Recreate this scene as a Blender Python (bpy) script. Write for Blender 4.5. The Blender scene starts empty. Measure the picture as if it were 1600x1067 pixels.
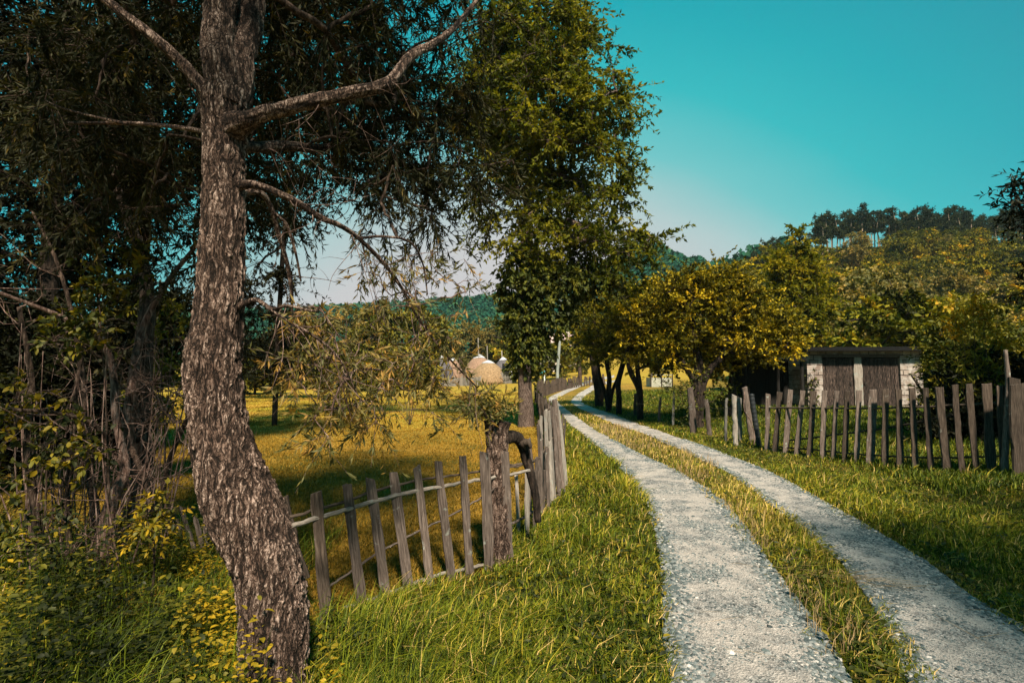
import bpy, math, random
import numpy as np
from mathutils import Vector, Matrix, Quaternion

S = bpy.context.scene
COL = S.collection
# ------------------------------------------------------------------ camera
F = 800.0                      # focal length in pixels of a 1600 px wide frame (18 mm)
PITCH = math.atan(51.5 / F)
CAMZ = 1.7
cam = bpy.data.cameras.new('camera'); cam.lens = 18.0; cam.sensor_width = 36.0
cam.clip_start = 0.05; cam.clip_end = 6000
co = bpy.data.objects.new('camera', cam); COL.objects.link(co)
co.location = (0, 0, CAMZ); co.rotation_euler = (math.pi / 2 + PITCH, 0, 0)
S.camera = co
# ------------------------------------------------------------------ light
SUN_ELEV, SUN_AZ = math.radians(48), math.radians(168)   # azimuth clockwise from +Y: behind the camera, a little to its left
SUN_STRENGTH, SUN_ANGLE = 4.8, math.radians(5)
SKY_STRENGTH = 0.050
S.view_settings.view_transform = 'Standard'; S.view_settings.look = 'None'
S.view_settings.exposure = 1.0; S.view_settings.gamma = 1.0
S.cycles.max_bounces = 6; S.cycles.transparent_max_bounces = 6
S.cycles.diffuse_bounces = 3; S.cycles.transmission_bounces = 3
S.cycles.use_denoising = True

W = bpy.data.worlds.new('World'); S.world = W; W.use_nodes = True
def build_world():
    nt = W.node_tree; N = nt.nodes; L = nt.links
    for n in list(N): N.remove(n)
    out = N.new('ShaderNodeOutputWorld'); bg = N.new('ShaderNodeBackground')
    bg.inputs['Strength'].default_value = SKY_STRENGTH
    L.new(bg.outputs[0], out.inputs[0])
    sky = N.new('ShaderNodeTexSky'); sky.sky_type = 'NISHITA'; sky.sun_disc = False
    sky.sun_elevation = SUN_ELEV; sky.sun_rotation = SUN_AZ; sky.air_density = 1.0; sky.dust_density = 1.5
    tc = N.new('ShaderNodeTexCoord')
    # elevation of the looked-at sky, plus a paler glow low down ahead
    sep = N.new('ShaderNodeSeparateXYZ'); L.new(tc.outputs['Generated'], sep.inputs[0])
    dot = N.new('ShaderNodeVectorMath'); dot.operation = 'DOT_PRODUCT'
    v = Vector((0.02, 1.0, 0.10)).normalized(); dot.inputs[1].default_value = v
    L.new(tc.outputs['Generated'], dot.inputs[0])
    m1 = N.new('ShaderNodeMath'); m1.operation = 'MULTIPLY_ADD'     # 1-dot scaled
    m1.inputs[1].default_value = -1.55; m1.inputs[2].default_value = 1.55
    L.new(dot.outputs['Value'], m1.inputs[0])
    m2 = N.new('ShaderNodeMath'); m2.operation = 'MULTIPLY_ADD'; m2.inputs[1].default_value = 0.75
    L.new(sep.outputs['Z'], m2.inputs[0]); L.new(m1.outputs[0], m2.inputs[2])
    ns = N.new('ShaderNodeTexNoise'); ns.inputs['Scale'].default_value = 1.6; ns.inputs['Detail'].default_value = 5
    mp = N.new('ShaderNodeMapping'); mp.inputs['Scale'].default_value = (1, 1, 3.5)
    L.new(tc.outputs['Generated'], mp.inputs[0]); L.new(mp.outputs[0], ns.inputs[0])
    m3 = N.new('ShaderNodeMath'); m3.operation = 'MULTIPLY_ADD'; m3.inputs[1].default_value = 0.07
    L.new(ns.outputs[0], m3.inputs[0]); L.new(m2.outputs[0], m3.inputs[2])
    r = N.new('ShaderNodeValToRGB'); L.new(m3.outputs[0], r.inputs[0])
    e = r.color_ramp.elements
    e[0].position = 0.12; e[0].color = (.66, .61, .62, 1)
    e[1].position = 0.95; e[1].color = (.0, .28, .37, 1)
    for p, c in ((.25, (.60, .59, .60)), (.34, (.44, .59, .60)), (.44, (.15, .55, .57)), (.57, (.02, .48, .52)), (.72, (.0, .39, .46))):
        q = e.new(p); q.color = c + (1,)
    mul = N.new('ShaderNodeVectorMath'); mul.operation = 'SCALE'; mul.inputs['Scale'].default_value = 10.2
    L.new(r.outputs[0], mul.inputs[0])
    mix = N.new('ShaderNodeMix'); mix.data_type = 'RGBA'; mix.inputs[0].default_value = 0.0
    L.new(mul.outputs[0], mix.inputs[6]); L.new(sky.outputs[0], mix.inputs[7])
    L.new(mix.outputs[2], bg.inputs['Color'])
build_world()
sl = bpy.data.lights.new('sun', 'SUN'); sl.energy = SUN_STRENGTH; sl.angle = SUN_ANGLE; sl.color = (1.0, .87, .68)
so = bpy.data.objects.new('sun', sl); COL.objects.link(so); so.location = (0, -20, 40)
sd = Vector((math.sin(SUN_AZ) * math.cos(SUN_ELEV), math.cos(SUN_AZ) * math.cos(SUN_ELEV), math.sin(SUN_ELEV)))
so.rotation_euler = sd.to_track_quat('Z', 'Y').to_euler()

# ------------------------------------------------------------------ helpers: numpy noise
def _hash(i, j, k, s):
    with np.errstate(over='ignore'):
        h = (i.astype(np.uint32) * np.uint32(374761393) + j.astype(np.uint32) * np.uint32(668265263)
             + k.astype(np.uint32) * np.uint32(2147483647 & 1274126177) + np.uint32(s) * np.uint32(362437))
        h = (h ^ (h >> np.uint32(13))) * np.uint32(1274126177)
        h = (h ^ (h >> np.uint32(16))) * np.uint32(2246822519)
        h = h ^ (h >> np.uint32(15))
    return h.astype(np.float64) / 4294967295.0
def vnoise(x, y, z=None, s=0):
    x = np.asarray(x, float); y = np.asarray(y, float)
    z = np.zeros_like(x) if z is None else np.asarray(z, float)
    i, j, k = np.floor(x), np.floor(y), np.floor(z)
    fx, fy, fz = x - i, y - j, z - k
    fx, fy, fz = [t * t * (3 - 2 * t) for t in (fx, fy, fz)]
    i, j, k = [t.astype(np.int64) for t in (i, j, k)]
    o = 0
    for a in (0, 1):
        for b in (0, 1):
            for c in (0, 1):
                w = (fx if a else 1 - fx) * (fy if b else 1 - fy) * (fz if c else 1 - fz)
                o = o + w * _hash(i + a, j + b, k + c, s)
    return o
def fbm(x, y, z=None, s=0, o=4):
    t = 0; a = .5
    z = np.zeros_like(np.asarray(x, float)) if z is None else z
    for q in range(o):
        t = t + a * vnoise(np.asarray(x) * 2**q, np.asarray(y) * 2**q, np.asarray(z) * 2**q, s + q * 17); a *= .5
    return t / (1 - .5**o)
def worley(p, s=0):
    c = np.floor(p).astype(np.int64); f1 = np.full(len(p), 9.); f2 = np.full(len(p), 9.); idv = np.zeros(len(p))
    for a in (-1, 0, 1):
        for b in (-1, 0, 1):
            for d in (-1, 0, 1):
                q = c + np.array((a, b, d))
                h = [_hash(q[:, 0], q[:, 1], q[:, 2], s + t) for t in (1, 2, 3)]
                fp = q + np.stack(h, 1)
                dd = np.sqrt(((fp - p)**2).sum(1))
                m = dd < f1
                f2 = np.where(m, f1, np.minimum(f2, dd)); idv = np.where(m, h[0], idv); f1 = np.where(m, dd, f1)
    return f1, f2, idv
def ss(x, a, b):
    t = np.clip((np.asarray(x, float) - a) / (b - a), 0, 1); return t * t * (3 - 2 * t)
def R(seed): return np.random.default_rng(seed)
def unit(v): return v / np.maximum(np.linalg.norm(v, axis=-1, keepdims=True), 1e-9)

# ------------------------------------------------------------------ pixel <-> place (used once, to survey where things stand)
def ray(px, py):
    cx, cy = (px - 800) / F, (533.5 - py) / F
    return np.array((cx, math.cos(PITCH) - math.sin(PITCH) * cy, math.sin(PITCH) + math.cos(PITCH) * cy))
def at(px, py, Y):
    d = ray(px, py); return np.array((0, 0, CAMZ)) + d * (Y / d[1])
def flat(px, py):
    d = ray(px, py); return np.array((0, 0, CAMZ)) + d * (-CAMZ / d[2])
E1L = [(1070,1067),(1055,1000),(1050,930),(1045,880),(1035,830),(1015,785),(985,740),(940,700),(912,680),(890,662),(875,645),(862,631),(857,624),(868,618),(892,611.5),(924,607.5),(960,605)]
E1R = [(1310,1067),(1275,1000),(1225,930),(1190,880),(1160,830),(1125,785),(1060,740),(985,704),(943,680),(912,660),(890,644),(874,631),(870,626),(878,620),(897,613.5),(924,609.5),(960,606.6)]
E2L = [(1440,1067),(1410,1000),(1365,930),(1325,880),(1265,830),(1205,785),(1145,740),(1065,702),(1010,680),(960,663),(925,647),(900,635),(893,628),(899,620.5),(910,615.5),(930,611.5),(962,608.3)]
E2R = [(1700,1067),(1615,1000),(1500,930),(1440,880),(1360,830),(1275,780),(1200,738),(1110,702),(1050,681),(995,662),(955,647),(920,635),(908,628),(912,621.8),(922,617.2),(940,613),(966,609.6)]
def edge(e):
    p = np.array([flat(*q)[:2] for q in e])
    d = p[0] - p[1]; d /= np.linalg.norm(d)
    return np.vstack(([p[0] + d * 12, p[0] + d * 3], p))
A1, B1, A2, B2 = [edge(e) for e in (E1L, E1R, E2L, E2R)]
def xat(e, y):
    n = 2 + 13; o = np.argsort(e[:n, 1]); return np.interp(y, e[:n, 1][o], e[:n, 0][o])
def xc(y): return (xat(A1, y) + xat(B2, y)) / 2
def T(x, y):
    x = np.asarray(x, float); y = np.asarray(y, float)
    s = x - xc(np.clip(y, -2, 55))
    z = -.16 * ss(-s, 1.0, 2.4) + .36 * ss(s, 2.0, 6.0)
    near = ss(np.abs(s), 1.1, 2.2)
    z = z + near * (.10 * (fbm(x * .5, y * .5, s=3) - .5) + .05 * (fbm(x * 1.7, y * 1.7, s=5) - .5))
    u = x - .12 * y
    z = z + 43 * ss(y, 28, 178) * ss(u, -25, 92) * (1 + .10 * (fbm(x * .03, y * .03, s=9) - .5))
    xr = np.interp(x / np.maximum(y, 60) * 420, (-420, -158, 0, 80, 150, 260, 500), (38, 48, 58, 66, 80, 86, 40))
    z = z + xr * ss(y, 190, 430) * (1 + .12 * (fbm(x * .012, y * .012, s=11) - .5)) * (1 - .75 * ss(u, 40, 100))
    return z
def G(px, py):
    d = ray(px, py); t = 1.0; o = np.array((0, 0, CAMZ))
    for _ in range(4000):
        p = o + d * t
        if p[2] < float(T(p[0], p[1])): break
        t *= 1.004
    a, b = t / 1.004, t
    for _ in range(20):
        m = (a + b) / 2; p = o + d * m
        if p[2] < float(T(p[0], p[1])): b = m
        else: a = m
    return o + d * b
def on(x, y, dz=0): return np.array((x, y, float(T(x, y)) + dz))

# ------------------------------------------------------------------ mesh collecting
class Geo:
    def __init__(s): s.v = []; s.f = {3: [], 4: []}; s.t = []; s.n = 0
    def add(s, v, f, tint=0.5):
        v = np.asarray(v, float); f = np.asarray(f, np.int64)
        s.f[f.shape[1]].append(f + s.n); s.v.append(v)
        s.t.append(np.broadcast_to(np.asarray(tint, float), (len(v),)).copy()); s.n += len(v)
    def add2(s, v, fs, tint=0.5):
        base = s.n; s.v.append(np.asarray(v, float)); s.t.append(np.broadcast_to(np.asarray(tint, float), (len(v),)).copy()); s.n += len(v)
        for f in fs:
            f = np.asarray(f, np.int64)
            if len(f): s.f[f.shape[1]].append(f + base)
    def mesh(s, name, mat, origin=(0, 0, 0), smooth=True):
        v = np.vstack(s.v) - np.asarray(origin); t = np.concatenate(s.t)
        me = bpy.data.meshes.new(name); me.vertices.add(len(v)); me.vertices.foreach_set('co', v.astype(np.float32).ravel())
        q = [np.vstack(s.f[k]) for k in (3, 4) if s.f[k]]
        loops = np.concatenate([a.ravel() for a in q]); sizes = np.concatenate([np.full(len(a), a.shape[1]) for a in q])
        me.loops.add(len(loops)); me.loops.foreach_set('vertex_index', loops.astype(np.int32))
        me.polygons.add(len(sizes)); me.polygons.foreach_set('loop_start', np.concatenate(([0], np.cumsum(sizes)[:-1])).astype(np.int32))
        me.polygons.foreach_set('use_smooth', np.full(len(sizes), smooth))
        at_ = me.attributes.new('tint', 'FLOAT', 'POINT'); at_.data.foreach_set('value', t.astype(np.float32))
        me.update(calc_edges=True); me.materials.append(mat); return me
def link(name, me, parent=None, loc=(0, 0, 0)):
    o = bpy.data.objects.new(name, me); COL.objects.link(o); o.location = loc
    if parent is not None: o.parent = parent
    return o
def tag(o, label=None, cat=None, group=None, kind=None):
    if label: o['label'] = label
    if cat: o['category'] = cat
    if group: o['group'] = group
    if kind: o['kind'] = kind
    return o
def thing(name, label, cat, loc, group=None):
    o = bpy.data.objects.new(name, None); COL.objects.link(o); o.location = loc; o.empty_display_size = .1
    return tag(o, label, cat, group)
def part(name, geo, mat, parent, smooth=True):
    """geo is in world coordinates; parents are unrotated"""
    org = Vector((0, 0, 0)); p = parent
    while p is not None: org += p.location; p = p.parent
    return link(name, geo.mesh(name, mat, tuple(org), smooth), parent)
def solo(name, geo, mat, label, cat, loc, group=None, smooth=True):
    o = link(name, geo.mesh(name, mat, loc, smooth), None, loc); return tag(o, label, cat, group)
def stuff(name, geo, mat, label, cat, smooth=True):
    return tag(link(name, geo.mesh(name, mat, smooth=smooth)), label, cat, kind='stuff')
def copy_tree(o, parent=None):
    c = o.copy(); COL.objects.link(c); c.parent = parent
    for ch in o.children: copy_tree(ch, c)
    return c

def smooth_path(p, n):
    """Catmull-Rom through p (k,d) resampled to n points"""
    p = np.asarray(p, float); k = len(p)
    if k == 2: return p[0] + (p[1] - p[0]) * np.linspace(0, 1, n)[:, None]
    q = np.vstack((2 * p[0] - p[1], p, 2 * p[-1] - p[-2]))
    t = np.linspace(0, k - 1 - 1e-9, n); i = t.astype(int); u = (t - i)[:, None]
    a, b, c, d = q[i], q[i + 1], q[i + 2], q[i + 3]
    return .5 * ((2 * b) + (c - a) * u + (2 * a - 5 * b + 4 * c - d) * u**2 + (3 * b - 3 * c + d - a) * u**3)
def frames(p):
    t = unit(np.gradient(p, axis=0)); ref = np.array((1., 0, 0)) if abs(t[0, 0]) < .8 else np.array((0, 1., 0))
    n = np.zeros_like(t); v = ref - t[0] * ref.dot(t[0]); n[0] = v / np.linalg.norm(v)
    for i in range(1, len(p)):
        v = n[i - 1] - t[i] * n[i - 1].dot(t[i]); n[i] = v / max(np.linalg.norm(v), 1e-9)
    return t, n, np.cross(t, n)
def tube(g, p, r, ns=6, tint=.5, cap=True, rough=0, rng=None):
    p = np.asarray(p, float); m = len(p); r = np.broadcast_to(np.asarray(r, float), (m,))
    t, n, b = frames(p); a = np.linspace(0, 2 * math.pi, ns, endpoint=False)
    rr = r[:, None] * np.ones((1, ns))
    if rough: rr = rr * (1 + rough * (rng.random((m, ns)) - .5))
    v = p[:, None] + rr[..., None] * (np.cos(a)[None, :, None] * n[:, None] + np.sin(a)[None, :, None] * b[:, None])
    v = v.reshape(-1, 3); i = np.arange(m - 1)[:, None] * ns; j = np.arange(ns)[None]; j2 = (j + 1) % ns
    f = np.stack((i + j, i + j2, i + ns + j2, i + ns + j), -1).reshape(-1, 4)
    fs = [f]
    if cap:
        v = np.vstack((v, p[-1] + t[-1] * r[-1] * .3, p[0])); k = m * ns; e = (m - 1) * ns
        fs.append([(e + q, e + (q + 1) % ns, k) for q in range(ns)] + [((q + 1) % ns, q, k + 1) for q in range(ns)])
    g.add2(v, fs, tint)
def leafset(g, pos, d, nrm, L, Wd, tint, six=False):
    d = unit(d); side = unit(np.cross(d, nrm)); up = np.cross(side, d); L = L[:, None]; Wd = Wd[:, None]; n = len(pos)
    if not six:
        v = np.stack((pos, pos + d * L * .42 - side * Wd * .5 + up * Wd * .14, pos + d * L, pos + d * L * .42 + side * Wd * .5 + up * Wd * .14), 1)
        b = np.arange(n)[:, None] * 4; f = np.concatenate((b + np.array((0, 1, 2)), b + np.array((0, 2, 3))))
        g.add(v.reshape(-1, 3), f, np.repeat(tint, 4))
    else:
        drop = -up * L * .16
        v = np.stack((pos, pos + d * L * .25 - side * Wd * .42 + up * Wd * .12, pos + d * L * .62 - side * Wd * .42 + up * Wd * .1 + drop * .4, pos + d * L + drop * 1.4,
                      pos + d * L * .62 + side * Wd * .42 + up * Wd * .1 + drop * .4, pos + d * L * .25 + side * Wd * .42 + up * Wd * .12, pos + d * L * .5 + drop * .2), 1)
        b = np.arange(n)[:, None] * 7
        f = np.concatenate([b + np.array(q) for q in ((0, 1, 6), (1, 2, 6), (2, 3, 6), (3, 4, 6), (4, 5, 6), (5, 0, 6))])
        g.add(v.reshape(-1, 3), f, np.repeat(tint, 7))
def sprays(rng, gl, starts, ends, n, L, Wd, spread=.8, droop=.2, sag=.1, tint=None, upn=1.0, gw=None, tw=.003, six=False, tmin=.1):
    K = len(starts); starts = np.asarray(starts); ends = np.asarray(ends); ax = ends - starts; ln = np.linalg.norm(ax, axis=1)
    t = tmin + (1 - tmin) * rng.random((K, n)) ** .8; tt = t[..., None]
    sg = np.zeros((K, 1, 3)); sg[..., 2] = -(sag * ln)[:, None]
    pos = starts[:, None] + ax[:, None] * tt + sg * tt**2
    d = unit(ax)[:, None] * .9 + rng.normal(0, spread, (K, n, 3)); d[..., 2] -= droop
    nm = rng.normal(0, .6, (K, n, 3)); nm[..., 2] += upn
    base = rng.random(K) if tint is None else tint
    ti = np.clip(base[:, None] + rng.normal(0, .13, (K, n)), 0, 1).ravel()
    Ls = L * (.65 + .6 * rng.random(K * n)); leafset(gl, pos.reshape(-1, 3), d.reshape(-1, 3), nm.reshape(-1, 3), Ls, Ls / L * Wd, ti, six)
    if gw is not None:
        u = np.linspace(0, 1, 4)[None, :, None]; c = starts[:, None] + ax[:, None] * u + sg * u**2; a1 = unit(np.cross(ax, (.31, .22, .93))); a2 = unit(np.cross(ax, a1))
        ring = np.stack([math.cos(q) * a1 + math.sin(q) * a2 for q in (0, 2.094, 4.189)], 1); r4 = np.linspace(tw, tw * .35, 4)[None, :, None, None]
        v = c[:, :, None] + ring[:, None] * r4; b = (np.arange(K) * 12)[:, None, None]; i3 = (np.arange(3) * 3)[None, :, None]; j3 = np.arange(3)[None, None]; j4 = (j3 + 1) % 3
        gw.add(v.reshape(-1, 3), np.stack((b + i3 + j3, b + i3 + j4, b + i3 + 3 + j4, b + i3 + 3 + j3), -1).reshape(-1, 4))
def ell(rng, n, ells, shell=.55):
    """sample n points in a union of ellipsoids (c, r) weighted by volume"""
    c = np.array([e[0] for e in ells], float); r = np.array([e[1] for e in ells], float)
    w = np.prod(r, axis=1) ** .75; k = rng.choice(len(ells), n, p=w / w.sum())
    return c[k] + r[k] * unit(rng.normal(size=(n, 3))) * (shell + (1 - shell) * rng.random((n, 1)) ** .6) , k
def skeleton(rng, gw, trunk, tr, targets, r_tip=.008, up=.12, ns=5, zfrac=.25, seg=5, maxr=.6, crook=.05):
    P = [np.asarray(trunk)]; par = [np.arange(len(trunk)) - 1]; lim = [np.asarray(tr) * maxr]
    P = list(np.asarray(trunk, float)); par = list(range(-1, len(trunk) - 1)); lim = list(np.asarray(tr) * maxr)
    z0 = trunk[0][2] + (trunk[-1][2] - trunk[0][2]) * zfrac
    mid = trunk[len(trunk) * 2 // 3]; o = np.argsort(np.linalg.norm(targets - mid, axis=1)); paths = []
    for q in o:
        t = targets[q]; A = np.array(P); d = t - A; ln = np.linalg.norm(d, axis=1)
        cost = ln * (1 + .9 * np.clip(-d[:, 2] / np.maximum(ln, 1e-6), 0, 1)) + np.where(A[:, 2] < min(z0, t[2] + 9), 2.5, 0) * 1.0
        i = int(np.argmin(cost)); a = P[i]; L = ln[i]
        if L < .02: continue
        c = a + (t - a) * .5 + np.array((0, 0, up * L)) + rng.normal(0, .09 * L, 3)
        u = np.linspace(0, 1, seg + 1)[:, None]; b = (1 - u)**2 * a + 2 * u * (1 - u) * c + u * u * t
        b[1:-1] += rng.normal(0, crook * L / seg * 2, (seg - 1, 3))
        ids = [i]
        for k in range(1, seg + 1): P.append(b[k]); par.append(ids[-1]); lim.append(lim[i]); ids.append(len(P) - 1)
        paths.append(ids)
    cnt = np.zeros(len(P)); 
    for ids in paths: cnt[ids[-1]] += 1
    for k in range(len(P) - 1, 0, -1):
        if par[k] >= 0: cnt[par[k]] += cnt[k]
    P = np.array(P)
    for ids in paths:
        rr = np.minimum(r_tip * np.maximum(cnt[ids], 1)**.5, np.array(lim)[ids]); rr[0] = min(rr[0], rr[1] * 1.15)
        tube(gw, P[ids], rr, ns if rr[1] > r_tip * 2 else 4, cap=False)
    return P
# ------------------------------------------------------------------ materials
def newmat(name):
    m = bpy.data.materials.new(name); m.use_nodes = True; nt = m.node_tree
    for n in list(nt.nodes): nt.nodes.remove(n)
    out = nt.nodes.new('ShaderNodeOutputMaterial'); return m, nt, out
def nd(nt, t, **k):
    n = nt.nodes.new(t)
    for a, b in k.items():
        if a in n.inputs: n.inputs[a].default_value = b
        else: setattr(n, a, b)
    return n
def ramp(nt, src, stops):
    r = nt.nodes.new('ShaderNodeValToRGB'); e = r.color_ramp.elements
    e[0].position = stops[0][0]; e[0].color = tuple(stops[0][1]) + (1,); e[1].position = stops[-1][0]; e[1].color = tuple(stops[-1][1]) + (1,)
    for p, c in stops[1:-1]: q = e.new(p); q.color = tuple(c) + (1,)
    nt.links.new(src, r.inputs[0]); return r.outputs[0]
def noise(nt, vec, scale, detail=4, rough=.55, sc=(1, 1, 1)):
    if sc != (1, 1, 1):
        mp = nd(nt, 'ShaderNodeMapping'); mp.inputs['Scale'].default_value = sc; nt.links.new(vec, mp.inputs[0]); vec = mp.outputs[0]
    n = nd(nt, 'ShaderNodeTexNoise', Scale=scale, Detail=detail, Roughness=rough); nt.links.new(vec, n.inputs['Vector']); return n.outputs[0]
def mixc(nt, fac, a, b, mode='MIX'):
    m = nt.nodes.new('ShaderNodeMix'); m.data_type = 'RGBA'; m.blend_type = mode
    for s, i in ((fac, 0), (a, 6), (b, 7)):
        if isinstance(s, (float, int)): m.inputs[i].default_value = s
        elif isinstance(s, tuple): m.inputs[i].default_value = s + (1,)
        else: nt.links.new(s, m.inputs[i])
    return m.outputs[2]
def leafmat(name, stops, trans=.35, gloss=.02, rough=.6, tcol=(1.15, 1.1, .45)):
    m, nt, out = newmat(name); L = nt.links
    a = nd(nt, 'ShaderNodeAttribute', attribute_name='tint')
    c = ramp(nt, a.outputs['Fac'], stops)
    oi = nd(nt, 'ShaderNodeObjectInfo'); r2 = ramp(nt, oi.outputs['Random'], [(0, (.62, .72, .74)), (1, (1.45, 1.32, 1.08))])
    c = mixc(nt, 1.0, c, r2, 'MULTIPLY')
    df = nd(nt, 'ShaderNodeBsdfDiffuse'); tr = nd(nt, 'ShaderNodeBsdfTranslucent'); gl = nd(nt, 'ShaderNodeBsdfGlossy', Roughness=rough)
    L.new(c, df.inputs[0]); L.new(mixc(nt, 1.0, c, tcol, 'MULTIPLY'), tr.inputs[0])
    gl.inputs[0].default_value = (.9, .9, .7, 1)
    m1 = nd(nt, 'ShaderNodeMixShader'); m1.inputs[0].default_value = trans; L.new(df.outputs[0], m1.inputs[1]); L.new(tr.outputs[0], m1.inputs[2])
    m2 = nd(nt, 'ShaderNodeMixShader'); m2.inputs[0].default_value = gloss * .35; L.new(m1.outputs[0], m2.inputs[1]); L.new(gl.outputs[0], m2.inputs[2])
    L.new(m2.outputs[0], out.inputs[0]); return m
def solid(name, build, rough=.9, bump=None, spec=.2):
    m, nt, out = newmat(name); b = nd(nt, 'ShaderNodeBsdfPrincipled'); b.inputs['Roughness'].default_value = rough
    b.inputs['Specular IOR Level'].default_value = spec; nt.links.new(b.outputs[0], out.inputs[0])
    tc = nd(nt, 'ShaderNodeTexCoord'); col, hgt, dist = build(nt, tc)
    if isinstance(col, tuple): b.inputs['Base Color'].default_value = col + (1,)
    else: nt.links.new(col, b.inputs['Base Color'])
    if hgt is not None:
        bp = nd(nt, 'ShaderNodeBump', Strength=.9, Distance=dist); nt.links.new(hgt, bp.inputs['Height']); nt.links.new(bp.outputs[0], b.inputs['Normal'])
    return m
def woodmat(name, dark, mid, light, rnd=(.7, 1.3), lichen=(.42, .44, .40), lam=.62):
    def f(nt, tc):
        o = tc.outputs['Object']; oi = nd(nt, 'ShaderNodeObjectInfo')
        add = nd(nt, 'ShaderNodeVectorMath', operation='ADD'); nt.links.new(o, add.inputs[0])
        sc = nd(nt, 'ShaderNodeVectorMath', operation='SCALE'); sc.inputs['Scale'].default_value = 37.0
        cmb = nd(nt, 'ShaderNodeCombineXYZ'); nt.links.new(oi.outputs['Random'], cmb.inputs[0]); nt.links.new(oi.outputs['Random'], cmb.inputs[2])
        nt.links.new(cmb.outputs[0], sc.inputs[0]); nt.links.new(sc.outputs[0], add.inputs[1]); v = add.outputs[0]
        g1 = noise(nt, v, 6, 6, .65, (14, 14, .9)); g2 = noise(nt, v, 9, 4, .6)
        c = ramp(nt, g1, [(.28, dark), (.48, mid), (.72, light)])
        lf = ramp(nt, g2, [(lam, (0, 0, 0)), (lam + .1, (1, 1, 1))])
        c = mixc(nt, lf, c, lichen)
        k = ramp(nt, oi.outputs['Random'], [(0, (rnd[0],) * 3), (1, (rnd[1],) * 3)])
        return mixc(nt, 1.0, c, k, 'MULTIPLY'), g1, .012
    return solid(name, f, .85)
def barkmat(name, dark, mid, light, scale=1.0, bump=.03):
    def f(nt, tc):
        o = tc.outputs['Object']
        n0 = noise(nt, o, 5 * scale, 3); 
        mx = nd(nt, 'ShaderNodeVectorMath', operation='ADD'); s2 = nd(nt, 'ShaderNodeVectorMath', operation='SCALE'); s2.inputs['Scale'].default_value = .06 / scale
        nt.links.new(n0, s2.inputs[0]); nt.links.new(o, mx.inputs[0]); nt.links.new(s2.outputs[0], mx.inputs[1])
        g = noise(nt, mx.outputs[0], 7 * scale, 6, .68, (5, 5, .9)); g2 = noise(nt, o, 2.2 * scale, 3)
        c = ramp(nt, g, [(.36, dark), (.5, mid), (.66, light)])
        c = mixc(nt, .5, c, ramp(nt, g2, [(.3, (.55, .55, .55)), (.7, (1.35, 1.3, 1.25))]), 'MULTIPLY')
        return c, g, bump
    return solid(name, f, .92)
M = {}
M['shaded_willow_leaf'] = leafmat('shaded_willow_leaf', [(0, (.005, .007, .003)), (.5, (.012, .014, .004)), (.85, (.032, .030, .006)), (1, (.09, .06, .011))], .30, .05)  # willow leaf for the crown, its shade put into the colour
M['lit_spray_leaf'] = leafmat('lit_spray_leaf', [(0, (.05, .055, .016)), (.5, (.11, .10, .03)), (.8, (.19, .13, .03)), (1, (.32, .18, .05))], .3, .08)  # brighter copy of the willow leaf, sunlit tone put into the colour
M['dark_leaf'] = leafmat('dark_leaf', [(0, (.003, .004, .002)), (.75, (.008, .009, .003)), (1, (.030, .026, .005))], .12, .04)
M['ash_leaf'] = leafmat('ash_leaf', [(0, (.022, .032, .005)), (.45, (.105, .115, .010)), (.8, (.25, .22, .014)), (1, (.40, .30, .02))], .45, .02, tcol=(1.25, 1.15, .5))
M['orchard_leaf'] = leafmat('orchard_leaf', [(0, (.018, .020, .003)), (.45, (.10, .095, .007)), (.8, (.29, .235, .012)), (1, (.46, .33, .018))], .25, .04)
M['hill_leaf'] = leafmat('hill_leaf', [(0, (.018, .022, .004)), (.45, (.14, .14, .012)), (.8, (.37, .30, .018)), (1, (.60, .33, .035))], .22, .03)
M['green_leaf'] = leafmat('green_leaf', [(0, (.015, .024, .006)), (.5, (.075, .088, .010)), (1, (.24, .20, .02))], .25, .06)
M['pale_leaf'] = leafmat('pale_leaf', [(0, (.10, .10, .04)), (.5, (.19, .165, .06)), (1, (.36, .25, .08))], .3, .03)
M['pine_leaf'] = leafmat('pine_leaf', [(0, (.012, .022, .014)), (.6, (.028, .042, .022)), (1, (.065, .07, .022))], .12, .03)
M['forest_leaf'] = leafmat('forest_leaf', [(0, (.008, .042, .036)), (.5, (.018, .085, .062)), (1, (.065, .15, .07))], .15, .0)
M['under_leaf'] = leafmat('under_leaf', [(0, (.005, .009, .002)), (.30, (.022, .030, .004)), (.55, (.11, .105, .008)), (1, (.42, .27, .012))], .3, .08)
M['goldenrod'] = leafmat('goldenrod', [(0, (.25, .13, .01)), (1, (.55, .30, .01))], .3, .0)
M['grass'] = leafmat('grass_blades', [(0, (.007, .016, .002)), (.35, (.050, .080, .005)), (.7, (.18, .205, .010)), (.87, (.36, .28, .03)), (1, (.52, .36, .16))], .22, .05)
M['dry_grass'] = leafmat('dry_grass_blades', [(0, (.08, .065, .010)), (.5, (.33, .185, .020)), (1, (.56, .31, .06))], .3, .03)
M['straw'] = leafmat('straw', [(0, (.22, .14, .06)), (1, (.46, .31, .18))], .2, .03)
M['wood'] = woodmat('weathered_wood', (.024, .017, .014), (.100, .076, .064), (.23, .18, .155), lichen=(.27, .28, .25))
M['wood_dark'] = woodmat('dark_weathered_wood', (.014, .010, .008), (.052, .038, .029), (.13, .098, .078), lichen=(.20, .20, .175), lam=.66)
M['wood_pale'] = woodmat('bleached_wood', (.08, .065, .055), (.25, .215, .185), (.44, .40, .36), lichen=(.26, .30, .275), lam=.60)
M['wood_black'] = woodmat('blackened_boards', (.003, .003, .003), (.014, .011, .010), (.24, .165, .135), rnd=(.6, 1.3), lam=.8)
M['wood_tar'] = woodmat('tarred_boards', (.006, .006, .006), (.012, .011, .010), (.03, .026, .022), lam=.85)
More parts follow.
